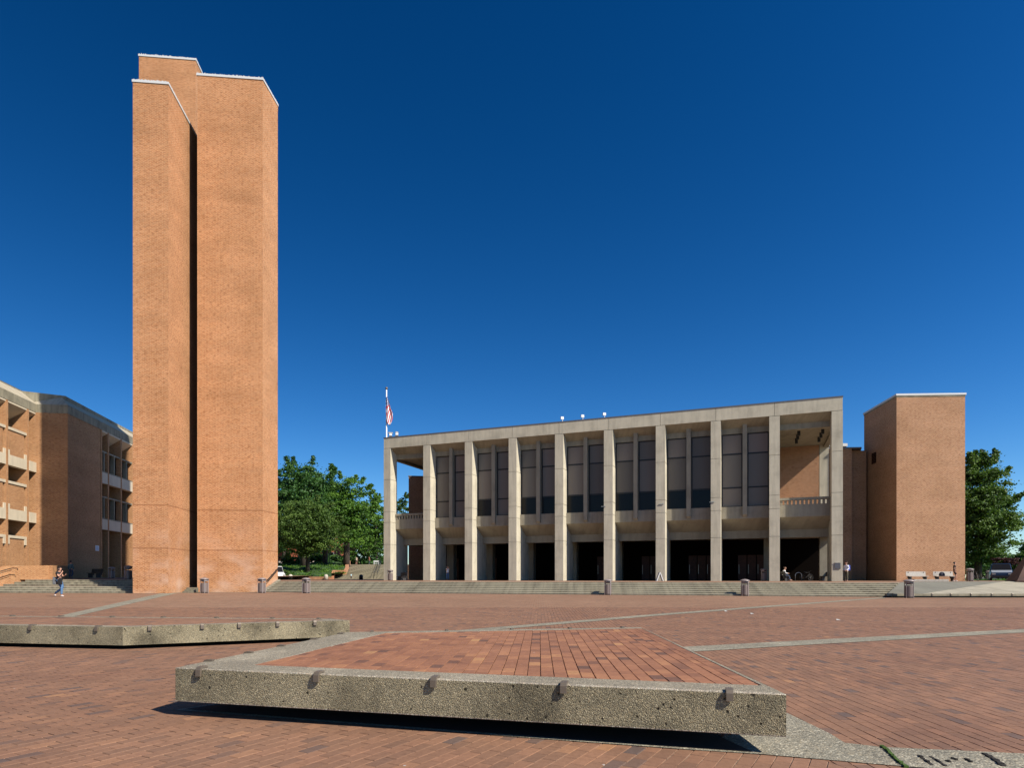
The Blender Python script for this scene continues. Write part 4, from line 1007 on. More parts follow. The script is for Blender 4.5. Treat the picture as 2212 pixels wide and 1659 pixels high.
    hp = [hd + Vector((0, .025, .045)), V3['crown'] + Vector((0, .02, .012)), hd + Vector((0, .05, -.03))]; hr = [(.083, .085), (.068, .072), (.07, .06)]
    he_ = [(0, 1), (0, 2)]
    if longhair: hp.append(V3['neck'] + Vector((0, .07, -.02))); hr.append(.06); he_.append((2, 3))
    skinned('hair', hp, he_, hr, cols['hair'], o)
    for sx in (-.03, .03):
        b = MB(); c = hd + Vector((sx, -.088, .005)); b.lathe(tuple(c), [(.002, -.009), (.009, 0), (.002, .009)], 8); b.build('eye', M['black'], o, local=True)
        b = MB(); c = hd + Vector((sx * 2.7, .0, -.005)); b.lathe(tuple(c), [(.004, -.03), (.012, 0), (.014, .025), (.004, .035)], 8); b.build('ear', cols.get('skinm', M['skin']), o, local=True)
    return o
denim = plain('blue_denim', (.085, .17, .30), .85, noise=.2, ns=14); dden = plain('dark_denim', (.03, .045, .085), .85)
blk = plain('black_cloth', (.012, .012, .013), .85); wht = plain('white_cloth', (.75, .75, .75), .8); hairb = plain('dark_hair', (.02, .013, .01), .6); hairbr = plain('brown_hair', (.09, .045, .025), .6)
shw = plain('white_shoe', (.7, .68, .64), .6); shb = plain('brown_shoe', (.10, .05, .03), .6); gry = plain('grey_cloth', (.16, .17, .18), .85); khaki = plain('olive_trousers', (.10, .09, .055), .85)
blue = plain('blue_bag', (.04, .08, .45), .6); cream = plain('cream_shirt', (.6, .52, .38), .8); plaid = plain('teal_shirt', (.06, .11, .12), .85); orange = plain('orange_shirt', (.35, .12, .05), .85)
# woman walking to the right on the plaza (faces +x)
Yw = 40.5
walk = {'knL': (-.08, -.22, .52), 'anL': (-.09, .10, .12), 'toL': (-.09, .0, .035), 'knR': (.09, -.16, .50), 'anR': (.09, .30, .17), 'toR': (.09, .20, .05), 'pelvis': (0, -.04, .93), 'hpL': (-.09, -.04, .90), 'hpR': (.09, -.04, .90),
        'waist': (0, -.04, 1.08), 'chest': (0, .0, 1.28), 'neck': (0, -.02, 1.43), 'chin': (0, -.05, 1.50), 'head': (0, -.07, 1.58), 'crown': (0, -.06, 1.64), 'shL': (-.17, .0, 1.37), 'elL': (-.20, -.14, 1.14), 'wrL': (-.10, -.22, 1.34), 'shR': (.17, .02, 1.37), 'elR': (.22, -.10, 1.14), 'wrR': (.12, -.28, 1.22)}
walk['anL'] = (-.09, -.22, .09); walk['toL'] = (-.09, -.37, .035)
pw_ = person((xp(127, Yw), Yw, 0), R(90), 'woman in a black top and blue jeans with bags walking across the plaza', walk, dict(top=blk, leg=denim, shoe=shw, hair=hairb), 1.12, True, False, True)
b = MB(); b.prism([(-.09, .12), (.12, .12), (.10, .33), (-.09, .33)], .78, 1.25); o = b.build('backpack', gry, None, bevel=.04); o.location = (xp(127, Yw) - .02, Yw, 0); o.rotation_euler = (0, 0, R(90)); tag(o, 'grey bag on the back of the walking woman', 'bag')
b = MB(); b.prism([(-.05, -.30), (.08, -.30), (.06, -.05), (-.07, -.05)], .72, 1.05); o = b.build('shoulder_bag', blk, None, bevel=.03); o.location = (xp(131, Yw), Yw - .32, .05); o.rotation_euler = (0, 0, R(90)); tag(o, 'black and white bag hanging at the walking woman\'s side', 'bag')
st_ = {}
Yp = 54.8; person((xp(1828, Yp), Yp, TZ), R(-60), 'person in white shirt and blue vest with a backpack standing right of the last pier', {'elL': (-.24, .05, 1.14), 'wrL': (-.20, -.12, .98), 'wrR': (.16, -.22, 1.0)}, dict(top=wht, leg=khaki, shoe=shb, hair=hairbr), .98, False)
b = MB(); b.prism([(-.13, -.08), (.13, -.08), (.12, .09), (-.12, .09)], 0, .45); o = b.build('backpack', blue, None, bevel=.04); o.location = (xp(1834, Yp), Yp + .1, TZ + .95); tag(o, 'bright blue backpack worn by the person right of the last pier', 'bag')
person((xp(967, 71.5), 71.5, TZ), R(20), 'person in pale top and light jeans holding a camera up between two hall piers', {'elL': (-.2, -.15, 1.2), 'wrL': (-.08, -.22, 1.48), 'elR': (.2, -.15, 1.2), 'wrR': (.08, -.22, 1.48)}, dict(top=wht, leg=denim, shoe=shb, hair=hairb), .93)
sit = {'pelvis': (0, .05, .52), 'waist': (0, .03, .68), 'chest': (0, -.04, .90), 'neck': (0, -.08, 1.05), 'chin': (0, -.11, 1.12), 'head': (0, -.13, 1.20), 'crown': (0, -.12, 1.26), 'shL': (-.17, -.04, .98), 'shR': (.17, -.04, .98),
       'elL': (-.21, -.12, .74), 'elR': (.21, -.12, .74), 'wrL': (-.1, -.34, .72), 'wrR': (.1, -.34, .72), 'hpL': (-.09, .02, .53), 'hpR': (.09, .02, .53), 'knL': (-.1, -.42, .52), 'knR': (.1, -.42, .50), 'anL': (-.1, -.50, .1), 'anR': (.1, -.62, .12), 'toL': (-.1, -.65, .04), 'toR': (.1, -.76, .05)}
person((xp(1693, 58.4), 58.4, TZ), R(75), 'person in a white shirt sitting on a bench in the dark last bay', sit, dict(top=wht, leg=dden, shoe=shb, hair=hairbr), 1.0, False)
person((xp(2062, 57.3), 57.3, TZ), R(62), 'person in black shirt and shorts walking before the right brick block', {'knL': (-.1, -.12, .5), 'anL': (-.1, .12, .1), 'toL': (-.1, -.02, .03), 'anR': (.1, -.1, .09), 'knR': (.1, -.16, .5), 'toR': (.1, -.25, .04)}, dict(top=blk, leg=blk, shoe=shw, hair=hairb), 1.0, True, True)
person((xp(153, 59.6), 59.6, 1.12), R(185), 'person in a dark patterned shirt walking away beside the shaded library wall', {'knL': (-.1, -.14, .5), 'anL': (-.1, .15, .12)}, dict(top=plaid, leg=dden, shoe=shb, hair=hairb), .95, False)
# far group at the head of the upper stairs
person((xp(770, 138), 138, 3.9), R(170), 'person in a cream shirt carrying bags at the top of the far stairs', {}, dict(top=cream, leg=khaki, shoe=shb, hair=hairb), 1.05, True, True)
person((xp(797.5, 138), 138, 3.9), R(140), 'person in an orange shirt at the top of the far stairs', {'anL': (-.1, .2, .1)}, dict(top=orange, leg=dden, shoe=shb, hair=hairbr), 1.05)
person((xp(758.5, 99.2), 99.2, TZ), R(20), 'child in a white and pale blue top at the foot of the far stairs', {}, dict(top=plain('pale_blue_cloth', (.45, .7, .75), .8), leg=blk, shoe=shw, hair=hairb), .56)

# ------------------------------------------------------------------ background: far stairs, slope, cheek walls
fs = thing('far_stairs', (-25, 110, TZ), 'broad far staircase climbing between the trees and the hall', 'steps')
def frow(Y, z, pl_, pr_): return (xp(pl_, Y), xp(pr_, Y))
n1, n2 = 6, 16
for i in range(n1):
    Y = 100 + i * .5; z = TZ + (i + 1) * .13; xl, xr = xp(718, Y), xp(860, Y)
    b = MB(); b.prism([(xl, Y), (xr, Y), (xr, Y + (.6 if i < n1 - 1 else 4)), (xl, Y + (.6 if i < n1 - 1 else 4))], 0, z); risers(b.build('step', M['step'], fs))
zb = TZ + n1 * .13
for i in range(n2):
    Y = 106 + i * 1.85; z = zb + (i + 1) * (3.9 - zb) / n2; xl, xr = xp(747 + i * .55, Y), xp(860, Y)
    b = MB(); b.prism([(xl, Y), (xr, Y), (xr, Y + 2.05), (xl, Y + 2.05)], 0, z); risers(b.build('step', M['step'], fs))
b = MB(); b.prism([(-90, 134.5), (30, 134.5), (60, 300), (-160, 300)], 0, 3.9); tag(b.build('upper_ground', M['soil']), kind='structure')
# rails
def rail(pts, lab):
    b = MB(); P = [Vector(p) for p in pts]; b.tube(P, .035, 6)
    for k in range(9):
        t_ = k / 8; q_ = P[0].lerp(P[-1], t_); b.tube([q_, q_ - Vector((0, 0, .9))], .025, 5)
    tag(b.build('stair_rail', M['black']), lab, 'handrail', 'rails on the far stairs')
for dx, lab in ((0, 'left of two dark rails on the right side of the far stairs'), (7, 'right of two dark rails on the right side of the far stairs')):
    rail([(xp(807 + dx, 100), 100, 1.9), (xp(820 + dx * .5, 134), 134, 4.9)], lab)
# brick cheek wall: two sloping flights with a landing
ck = thing('cheek_wall', (-28, 100, TZ), 'stepped orange brick cheek wall on the left side of the far stairs', 'wall')
b = MB()
def cheek(y0, y1, z0, z1, pl0, pr0, pl1, pr1):
    b.prism([(xp(pl0, y0), y0), (xp(pr0, y0), y0), (xp(pr1, y1), y1), (xp(pl1, y1), y1)], 0, [z0, z0, z1, z1])
cheek(98.6, 102.8, 1.3, 2.35, 713, 721, 718, 724); cheek(102.8, 106, 2.35, 2.4, 718, 748, 719, 748.5); cheek(106, 134, 2.35, 4.7, 743, 748.5, 748.5, 757)
b.build('brick_wall', plain('orange_brick', (.46, .22, .11), .9, noise=.15, ns=2), ck)
b = MB(); b.prism([(xp(590, 94.0), 94.0), (xp(716, 94.2), 94.2), (xp(716, 94.6), 94.6), (xp(590, 94.4), 94.4)], .5, 1.30)
tag(b.build('planter_kerb', plain('brown_kerb_brick', (.36, .19, .10), .9, noise=.2, ns=3)), 'low brown brick kerb along the foot of the planted slope', 'wall')
# planted slope
b = MB(); nx_, ny_ = 30, 22
gx = [[None] * (ny_ + 1) for _ in range(nx_ + 1)]
for i in range(nx_ + 1):
    for j in range(ny_ + 1):
        Y = 94.4 + 42 * j / ny_; pxl = 560; pxr = 716 if j < 3 else 742 + j * .4
        X = xp(pxl + (pxr - pxl) * i / nx_, Y); t_ = j / ny_; z = 1.1 + 3.2 * (t_ ** .75) + .25 * math.sin(i * .9) * math.sin(j * .8)
        gx[i][j] = (X, Y, z)
for i in range(nx_):
    for j in range(ny_): b.face([gx[i][j], gx[i + 1][j], gx[i + 1][j + 1], gx[i][j + 1]])
tag(b.build('planted_slope', M['grass'], smooth=True), kind='structure')

# ------------------------------------------------------------------ foliage
def leaves(name, centers, radii, per, size, m, parent=None, tonef=None, flat=.8):
    "leaf-sized quads spread in clumps round the given centres"
    C = np.repeat(np.array(centers, float), per, axis=0); RR = np.repeat(np.array(radii, float), per, axis=0)
    n = len(C)
    d = rng.normal(size=(n, 3)); d /= np.linalg.norm(d, axis=1)[:, None]
    rr = np.abs(rng.normal(0, .62, n))
    P = C + d * rr[:, None] * RR * np.array([1, 1, flat])
    nn = d * .6 + rng.normal(size=(n, 3)) * .55 + np.array([0, 0, .35]); nn /= np.linalg.norm(nn, axis=1)[:, None]
    a = np.cross(nn, rng.normal(size=(n, 3))); a /= np.linalg.norm(a, axis=1)[:, None]; c = np.cross(nn, a)
    s = size * rng.uniform(.6, 1.25, n)[:, None]
    v = np.stack([P - a * s * .5, P + c * s * .32, P + a * s * .5 + nn * s * .1, P - c * s * .32], 1).reshape(-1, 3)
    off = wloc(parent) if parent is not None else Vector((0, 0, 0)); v = v - np.array(off)
    me = bpy.data.meshes.new(name); me.vertices.add(n * 4); me.vertices.foreach_set('co', v.astype(np.float32).ravel())
    me.loops.add(n * 4); me.loops.foreach_set('vertex_index', np.arange(n * 4, dtype=np.int32)); me.polygons.add(n)
    me.polygons.foreach_set('loop_start', np.arange(0, n * 4, 4, dtype=np.int32)); me.update(calc_edges=True)
    bl = np.repeat(rng.uniform(-.18, .18, len(centers)), per)
    tn = np.clip(.5 + bl * 1.4 + rng.normal(0, .22, n), 0, 1)
    at = me.attributes.new('tone', 'FLOAT', 'FACE'); at.data.foreach_set('value', tn.astype(np.float32))
    me.materials.append(m); o = bpy.data.objects.new(name, me); COL.objects.link(o)
    if parent is not None: o.parent = parent
    return o
def tree(px, Y, pyc, pyb, wpx, hpx, zg, m, label, per=75, nb=70, size=.34, name='broadleaf_tree', trunk=.35, cat='tree', blob=1.0, taper=.35, group=None, spiky=0):
    "crown ellipsoid: centre px,pyc; half sizes wpx,hpx as surveyed"
    X = xp(px, Y); zc = zy(pyc, Y); rx = wpx / F * Y; rz_ = hpx / F * Y; ry = rx * .9
    o = thing(name, (X, Y, zg), label, cat, group)
    cs, rs = [], []
    while len(cs) < nb:
        d = rng.normal(size=3); d /= np.linalg.norm(d); r_ = rng.uniform(.05, 1) ** .5
        w_ = 1 - taper * max(0, d[2] * r_)
        lump = 1 + .13 * math.sin(3.1 * d[0] + px) * math.cos(4.3 * d[2] + Y) + .08 * math.sin(9 * d[0] + 7 * d[2])
        c = np.array([d[0] * rx * w_, d[1] * ry * w_, d[2] * rz_]) * r_ * .90 * lump
        rb = blob * rng.uniform(.10, .26) * rx
        cs.append(np.array([X, Y, zc]) + c); rs.append([rb * rng.uniform(.9, 1.6), rb * 1.2, rb * rng.uniform(.5, .9)])
    for k in range(spiky):   # longer shoots break the outline
        a = rng.uniform(-.3, math.pi * 1.05); c = np.array([math.cos(a) * rx, rng.uniform(-.4, .4) * ry, math.sin(a) * rz_])
        q0 = rng.uniform(.86, .95)
        for q_ in (0, .07, .13): 
            rb = (.085 - .3 * q_) * rx; cs.append(np.array([X, Y, zc]) + c * (q0 + q_)); rs.append([rb * 1.2, rb, rb])
    cr = leaves('crown', cs, rs, per, size, m, o)
    b = MB(); top = zc + rz_ * .3
    b.tube([(X, Y, zg - .2), (X + .1, Y, zg + (zc - zg) * .4), (X - .1, Y, zc), (X, Y, top)], [trunk * 1.25, trunk, trunk * .7, trunk * .25], 9)
    b.build('trunk', M['bark'], o, smooth=True)
    for k in range(9):
        c = cs[int(rng.integers(len(cs)))]; h = zg + (zc - zg) * rng.uniform(.45, .95)
        st0 = Vector((X, Y, h)); e = Vector(c); mid = st0.lerp(e, .5) + Vector((0, 0, -.12 * (e - st0).length * .3))
        b = MB(); b.tube([st0, mid, e], [trunk * .42, trunk * .25, .04], 6); b.build('limb', M['bark'], o, smooth=True)
    return o
tree(655, 118, 1086, 1200, 76, 102, 3.0, M['leafA'], 'tallest dark green tree rising behind the right edge of the tower', 170, 260, .40, trunk=.5, spiky=14, taper=.25)
tree(748, 122, 1108, 1200, 68, 86, 3.4, M['leafB'], 'bright green maple beside the dark tree, over the far stairs', 150, 190, .40, trunk=.55, spiky=20)
tree(664, 104, 1143, 1215, 80, 74, 1.8, M['leafC'], 'rounded olive green tree in front on the planted slope', 170, 300, .28, trunk=.3, taper=.1, spiky=8)
tree(702, 126, 1096, 1200, 62, 88, 3.4, M['leafA'], 'deep green tree filling the space between the dark tree and the maple', 150, 170, .42, trunk=.45, spiky=10, taper=.2)
tree(2165, 125, 1222, 1245, 100, 22, TZ, M['leafA'], 'long dark hedge far behind the parked van', 160, 120, .45, name='hedge', trunk=.12, cat='hedge', blob=.5, taper=0)
tree(812, 147, 1140, 1200, 40, 74, 3.9, M['leafB'], 'green tree touching the left pier of the hall', 130, 130, .42, trunk=.4, spiky=12)
tree(596, 120, 1095, 1200, 52, 76, 3.0, M['leafA'], 'dark green tree mostly hidden behind the tower', 110, 90, .42, trunk=.4, spiky=8)
tree(752, 142, 1180, 1200, 26, 26, 3.9, M['leafB'], 'small yellow green maple left of the people on the far stairs', 80, 50, .34, trunk=.15, spiky=6)
tree(797, 143, 1184, 1200, 28, 24, 3.9, M['leafB'], 'small yellow green maple above the people on the far stairs', 80, 50, .34, trunk=.15, spiky=8)
tree(872, 155, 1120, 1200, 34, 55, 3.9, M['leafC'], 'pale green tree seen through the open left end bay of the hall', 100, 70, .45, trunk=.3, spiky=8)
tree(735, 165, 1160, 1230, 125, 58, 3.9, M['leafA'], 'wide dark tree mass closing the view behind the far stairs', 160, 170, .7, trunk=.4)
tree(612, 150, 1165, 1230, 44, 44, 3.9, M['leafA'], 'dark background tree behind the olive tree left of the lamp post', 90, 50, .6, trunk=.4)
tree(770, 150, 1214, 1222, 100, 14, 3.9, M['leafA'], 'long dark hedge behind the head of the far stairs', 170, 110, .45, name='hedge', trunk=.12, cat='hedge', blob=.5, taper=0)
tree(2112, 84, 1112, 1240, 84, 130, TZ, M['leafC'], 'large spreading maple right of the brick block', 220, 330, .33, trunk=.38, taper=.25, spiky=34)
tree(690, 135, 1206, 1222, 30, 14, 3.7, M['leafA'], 'dark shrub at the head of the planted slope behind the olive tree', 100, 60, .35, name='shrub', trunk=.1, cat='shrub', taper=0)
tree(630, 128, 1212, 1228, 28, 14, 3.2, M['leafC'], 'olive shrub on the planted slope by the tower edge', 100, 60, .3, name='shrub', trunk=.1, cat='shrub', taper=0)
tree(2066, 92, 1165, 1240, 70, 90, TZ, M['leafA'], 'dark tree behind the large maple and the brick block', 110, 90, .45, trunk=.38)
tree(2225, 88, 1215, 1240, 44, 28, TZ, M['leafC'], 'low olive green tree behind the steel plinth', 140, 90, .32, trunk=.2)
tree(2235, 130, 1190, 1240, 42, 28, TZ, M['leafA'], 'distant dark tree at the right edge above the olive one', 90, 60, .5, trunk=.3)
tree(2130, 105, 1220, 1246, 90, 26, TZ, M['leafA'], 'dense dark shrubbery under the maple', 160, 130, .42, name='shrub', trunk=.15, cat='shrub')
tree(2172, 78, 1214, 1240, 26, 13, TZ, M['leafD'], 'purple leaved shrub behind the parked van', 80, 40, .22, name='shrub', trunk=.1, cat='shrub', taper=0)
tree(613, 97, 1238, 1252, 14, 14, 1.2, M['leafC'], 'rounded dark shrub beside the white utility truck', 110, 40, .18, name='shrub', trunk=.08, cat='shrub', taper=0)
# ground cover on the slope
cs = []; rs = []
for i in range(420):
    Y = rng.uniform(95, 132); a = rng.uniform(600, 712 if Y < 99 else 744); t_ = (Y - 94.4) / 42
    cs.append((xp(a, Y), Y, 1.15 + 3.2 * t_ ** .75)); rs.append([.7, .7, .35])
tag(leaves('ground_cover', cs, rs, 26, .22, M['leafB']), 'low leafy ground cover on the bank below the trees', 'ground cover', kind='stuff')
cs = [(rng.uniform(44, 75), rng.uniform(68, 100), TZ + .05) for _ in range(300)]
tag(leaves('lawn', cs, [[.8, .8, .12]] * 300, 30, .15, M['leafB']), 'grass and litter under the trees at right', 'grass', kind='stuff')
sheet('lawn_ground', [(46, 66), (140, 66), (140, 96), (46, 96)], TZ + .006, M['grass'])

# ------------------------------------------------------------------ distant red brick building, lamp posts, bollards
rb_ = thing('distant_building', (-48, 160, 3.9), 'red brick building glimpsed between the trees behind the slope', 'building')
b = MB(); b.prism([(-75, 155), (-42, 155), (-42, 170), (-75, 170)], 3.0, 15); b.build('wall', M['redbrick'], rb_)
b = MB(); b.prism([(-78, 153), (-40, 153), (-40, 172), (-78, 172)], 15, 15.6); b.build('roof', M['stone'], rb_)
for k in range(9):
    for z in (5.5, 9.5):
        b = MB(); b.box((-73 + k * 3.6, 154.9, z + .9), (1.6, .1, 1.8)); wfr = b.build('window', M['stone'], rb_)
        b = MB(); b.box((-73 + k * 3.6, 154.84, z + .9), (1.3, .06, 1.5)); b.build('pane', M['panelow'], wfr)
b = MB(); b.prism([(xp(560, 146), 146), (xp(690, 146), 146), (xp(690, 146.4), 146.4), (xp(560, 146.4), 146.4)], 3.8, 4.9); tag(b.build('low_wall', M['stone']), 'low pale wall beyond the planted slope', 'wall')
lp = thing('lamp_post', (xp(743.5, 137), 137, 3.9), 'dark lamp post with a pale lantern by the left side of the far stairs', 'lamp post', 'lamp posts by the far stairs')
b = MB(); b.tube([(0, 0, 0), (0, 0, .5), (0, 0, .6), (0, 0, 4.4)], [.2, .18, .08, .06], 8); b.build('post', M['black'], lp, local=True)
b = MB(); b.lathe((0, 0, 4.4), [(.12, 0), (.22, .15), (.2, .6), (.05, .8)], 10); b.build('lantern', M['stone'], lp, local=True)
dup(lp, (xp(711.5, 128), 128, 3.2), 'lamp post with a pale lantern standing in the young tree on the slope', scale=.85)
bo = thing('bollard', (xp(627.5, 91), 91, TZ), 'squat pale stone bollard beside the white utility truck', 'bollard', 'stone bollards on the terrace')
b = MB(); b.lathe((0, 0, 0), [(.30, 0), (.30, .5), (.27, .64), (.17, .74), (.03, .78)], 16); b.build('stone', M['stone'], bo, smooth=True, local=True)
dup(bo, (xp(704.5, 93.6), 93.6, TZ), 'squat pale stone bollard before the brick cheek wall')
o = dup(bo, (xp(780, 97), 97, TZ), 'squat stone bollard toned black for shade, alone before the far stairs')
for c in o.children: c.data = c.data.copy(); c.data.materials.clear(); c.data.materials.append(M['black'])  # black colour stands in for the shadow over this bollard
aw = thing('white_barrier', (xp(813, 137), 137, 3.9), 'low white barrier frame at the top of the far stairs', 'barrier')
b = MB(); b.box((0, 0, .75), (1.2, .08, .25)); b.box((0, 0, .3), (1.2, .08, .1)); b.build('board', M['white'], aw, local=True)
for x in (-.5, .5): b = MB(); b.box((x, 0, .4), (.1, .12, .8)); b.build('leg', M['white'], aw, local=True)

# ------------------------------------------------------------------ flagpole and flag
fp = thing('flagpole', (xp(835, 86), 86, TZ), 'white flagpole with a ball finial rising behind the left end of the hall', 'flagpole')
ztop = zy(842, 86)
b = MB(); b.tube([(0, 0, 0), (0, 0, ztop - TZ)], [.14, .075], 10); b.build('pole', M['white'], fp, smooth=True, local=True)
b = MB(); b.lathe((0, 0, ztop - TZ), [(.02, 0), (.14, .08), (.18, .2), (.14, .32), (.02, .38)], 12); b.build('finial', M['bronze'], fp, smooth=True, local=True)
m, t, bs = mat('flag_cloth'); tc = N(t, 'TexCoord'); sp = N(t, 'SeparateXYZ'); L(t, tc.outputs['UV'], sp.inputs[0])
def mth(op, a, c=None, d=None):
    n = N(t, 'Math', operation=op)
    for i, x in enumerate((a, c, d)):
        if x is None: continue
        if isinstance(x, (int, float)): n.inputs[i].default_value = x
        else: L(t, x, n.inputs[i])
    return n.outputs[0]
st_s = mth('FRACT', mth('MULTIPLY', sp.outputs['X'], 6.5)); isw = mth('GREATER_THAN', st_s, .5)
c = mixc(t, (.62, .02, .03), (.85, .85, .85), isw)
star = N(t, 'TexVoronoi', Scale=1.0, Randomness=.0); L(t, mapping(t, tc.outputs['UV'], (14, 22, 1)), star.inputs['Vector'])
blu = mixc(t, (.8, .8, .85), (.02, .03, .18), mth('GREATER_THAN', star.outputs['Distance'], .33))
c = mixc(t, c, blu, mth('GREATER_THAN', sp.outputs['Y'], .655)); L(t, c, bs.inputs['Base Color']); bs.inputs['Roughness'].default_value = .8
fmat = m
Yf = 85.8; b = MB(); nz_, nx2 = 26, 12
rowsx = [(857, 834, 836.5), (866, 833.6, 839.5), (875, 833.6, 841.8), (885, 833.6, 845), (893, 833.8, 848.3), (903, 833.8, 848.6), (910, 834.2, 847), (914, 836, 845), (918, 840, 843)]
uvs = []
def edge(y):
    for k in range(len(rowsx) - 1):
        if rowsx[k][0] <= y <= rowsx[k + 1][0]:
            t_ = (y - rowsx[k][0]) / (rowsx[k + 1][0] - rowsx[k][0]); return [rowsx[k][i] + (rowsx[k + 1][i] - rowsx[k][i]) * t_ for i in (1, 2)]
    return rowsx[-1][1:]
me = bpy.data.meshes.new('flag'); vs = []; fcs = []; uvv = []
for j in range(nz_ + 1):
    y = 857 + 61 * j / nz_; l_, r_ = edge(y)
    for i in range(nx2 + 1):
        s_ = i / nx2; px = l_ + (r_ - l_) * s_; Y = Yf + .10 * math.sin(s_ * 9 + j * .12) * min(1, s_ * 4 + .1)
        vs.append((xp(px, Yf) - xp(835, 86), Y - 86, zy(y, Yf) - TZ)); uvv.append(((px - 834) / 15 * .62 + (y - 857) / 61 * .50, 1 - (y - 857) / 61 + (px - 834) / 15 * -.12))
for j in range(nz_):
    for i in range(nx2): a = j * (nx2 + 1) + i; fcs.append((a, a + nx2 + 1, a + nx2 + 2, a + 1))
me.from_pydata(vs, [], fcs); uvl = me.uv_layers.new(name='UVMap')
for lp_ in me.loops: uvl.data[lp_.index].uv = uvv[lp_.vertex_index]
me.materials.append(fmat); o = bpy.data.objects.new('flag', me); COL.objects.link(o); o.location = (xp(835, 86), 86, TZ); sd = o.modifiers.new('thick', 'SOLIDIFY'); sd.thickness = .01
tag(o, 'limp stars and stripes flag hanging from the white flagpole', 'flag')
for p_ in me.polygons: p_.use_smooth = True

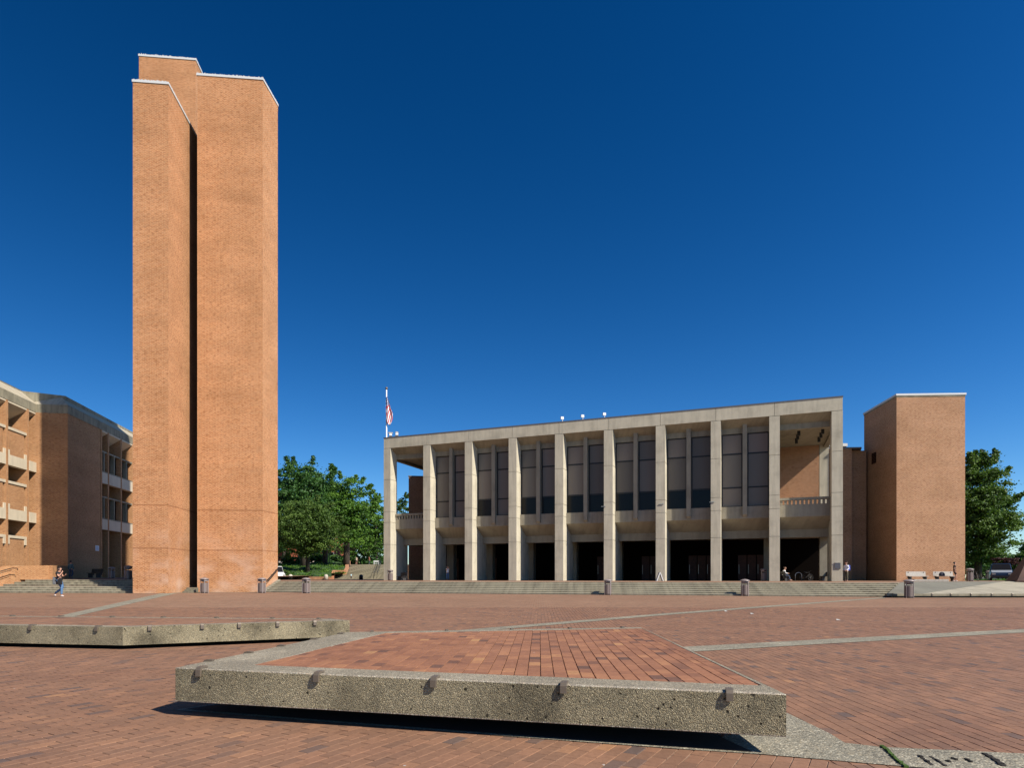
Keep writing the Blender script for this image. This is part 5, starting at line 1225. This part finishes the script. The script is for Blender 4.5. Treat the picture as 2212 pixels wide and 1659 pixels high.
# ------------------------------------------------------------------ vehicles
def wheel(o, x, y, r_, w_):
    b = MB(); b.lathe((0, 0, 0), [(r_ * .6, -w_ / 2), (r_, -w_ / 2 + .03), (r_, w_ / 2 - .03), (r_ * .6, w_ / 2)], 18); b.xf(lambda p: Vector((x + p.z, y + p.y, r_ + p.x))); wl = b.build('wheel', M['black'], o, local=True)
    b = MB(); b.lathe((0, 0, 0), [(r_ * .1, -w_ / 2 - .01), (r_ * .58, -w_ / 2), (r_ * .58, w_ / 2), (r_ * .1, w_ / 2 + .01)], 14); b.xf(lambda p: Vector((x + p.z, y + p.y, r_ + p.x))); b.build('rim', M['steel'], wl, local=True)
def car(p, rz, lab, name, cat, paint, hoodm, hgt, wid, leng, cab0, cab1, win):
    "local: front faces -y"
    o = thing(name, p, lab, cat, None, rz); hw = wid / 2; L2 = leng / 2
    def section(ys): pass
    b = MB(); rows = [(-L2, .35, .62, hw * .86), (-L2 + .12, .28, .80, hw * .97), (-L2 + .9, .26, .98, hw), (cab0, .26, 1.08, hw), (cab1, .26, 1.08, hw), (L2 - .12, .28, 1.02, hw * .98), (L2, .38, .85, hw * .9)]
    for y, z0, z1, w_ in rows: b.v += [(-w_, y, z0), (w_, y, z0), (w_ * 1.0, y, z0 + (z1 - z0) * .6), (w_ * .93, y, z1), (-w_ * .93, y, z1), (-w_, y, z0 + (z1 - z0) * .6)]
    for k in range(len(rows) - 1):
        for j in range(6): a = k * 6 + j; c_ = k * 6 + (j + 1) % 6; b.f.append((a, c_, c_ + 6, a + 6)); b.t.append(.5)
    b.f.append(tuple(reversed(range(6)))); b.f.append(tuple(range((len(rows) - 1) * 6, len(rows) * 6))); b.t += [.5, .5]
    fixn(b.build('body', paint, o, local=True, bevel=.04))
    b = MB(); b.v = [(-hw * .9, cab0, 1.06), (hw * .9, cab0, 1.06), (hw * .92, cab1, 1.06), (-hw * .92, cab1, 1.06), (-hw * .76, cab0 + .65, hgt), (hw * .76, cab0 + .65, hgt), (hw * .78, cab1 - .2, hgt), (-hw * .78, cab1 - .2, hgt)]
    b.f = [(0, 1, 5, 4), (1, 2, 6, 5), (2, 3, 7, 6), (3, 0, 4, 7), (4, 5, 6, 7), (3, 2, 1, 0)]; b.t = [.5] * 6; b.build('cabin', paint, o, local=True, bevel=.05)
    b = MB(); ws = [(-hw * .84, cab0 + .04 - .015, 1.12), (hw * .84, cab0 + .04 - .015, 1.12), (hw * .72, cab0 + .60 - .015, hgt - .07), (-hw * .72, cab0 + .60 - .015, hgt - .07)]
    b.v = ws + [(x, y + .01, z) for x, y, z in ws]; b.f = [(0, 1, 2, 3), (7, 6, 5, 4), (0, 4, 5, 1), (1, 5, 6, 2), (2, 6, 7, 3), (3, 7, 4, 0)]; b.t = [.5] * 6; b.build('windscreen', M['panelow'], o, local=True)
    for sx in (-1, 1):
        b = MB(); b.v = [(sx * hw * .935, cab0 + .5, 1.12), (sx * hw * .935, cab1 - .2, 1.12), (sx * hw * .81, cab1 - .35, hgt - .1), (sx * hw * .81, cab0 + .75, hgt - .1)]; b.f = [(0, 1, 2, 3)]; b.t = [.5]; b.build('side_window', M['panelow'], o, local=True)
        b = MB(); b.box((sx * hw * .68, -L2 - .0, .70), (.3, .1, .14)); b.build('headlight', M['steel'], o, local=True)
        b = MB(); b.box((sx * (hw + .1), cab0 + .2, 1.15), (.16, .08, .12)); b.build('mirror', M['black'], o, local=True)
        wheel(o, sx * (hw - .1), -L2 + .8, .33, .22); wheel(o, sx * (hw - .1), L2 - .8, .33, .22)
    b = MB(); b.box((0, -L2 - .02, .42), (wid * .86, .1, .16)); b.build('bumper', M['black'], o, local=True)
    b = MB(); b.v = [(-hw * .85, -L2 + .25, .87), (hw * .85, -L2 + .25, .87), (hw * .88, cab0 + .0, 1.1), (-hw * .88, cab0 + .0, 1.1)]; b.v += [(x, y, z - .03) for x, y, z in b.v]; b.f = [(0, 1, 2, 3), (4, 7, 6, 5), (0, 4, 5, 1), (1, 5, 6, 2), (2, 6, 7, 3), (3, 7, 4, 0)]; b.t = [.5] * 6; b.build('bonnet', hoodm, o, local=True)
    return o
navy = plain('navy_paint', (.02, .035, .07), .25, .3); silv = plain('silver_paint', (.45, .5, .55), .25, .4)
car((xp(2162, 67), 67, TZ), -.62, 'parked minivan with dark windscreen and bright bonnet under the trees', 'minivan', 'van', navy, silv, 1.8, 1.95, 4.7, -1.3, 2.1, 1)
car((xp(600, 95), 95.2, TZ), .55, 'small white utility truck half hidden behind the right edge of the tower', 'utility_truck', 'truck', M['white'], M['white'], 2.0, 1.5, 3.4, -.5, .9, 1)

# ------------------------------------------------------------------ small litter on the plaza
pm = plain('paper_white', (.55, .54, .50), .8)
for k, (px, py, lab) in enumerate(((1624, 1327.5, 'tiny white paper scrap on the plaza between the two right paving strips'), (1568, 1322, 'tiny pale scrap on the plaza before the second bin from the right'), (1810, 1341, 'tiny pale scrap lying on the plaza far right, above the lower strip'), (30, 1278, 'white litter on the lowest landing of the library steps, left one'), (118, 1277, 'white litter on the library steps just left of the walking woman'))):
    z = 0 if py > 1300 else .5
    x, y = gp(px, py, 0) if z == 0 else (xp(px, 52.2), 52.2)
    if z: y = 53.2; x = xp(px, y)
    b = MB(); w_ = .05 if z == 0 else .11
    b.v = [(x - w_, y - .03, z + .010), (x + w_ * .8, y - .05, z + .014), (x + w_, y + .05, z + .02), (x - w_ * .7, y + .04, z + .03)]; b.v += [(p[0], p[1], p[2] + .012) for p in b.v]
    b.f = [(0, 3, 2, 1), (4, 5, 6, 7), (0, 1, 5, 4), (1, 2, 6, 5), (2, 3, 7, 6), (3, 0, 4, 7)]; b.t = [.5] * 6
    tag(b.build('paper_scrap', pm), lab, 'litter')
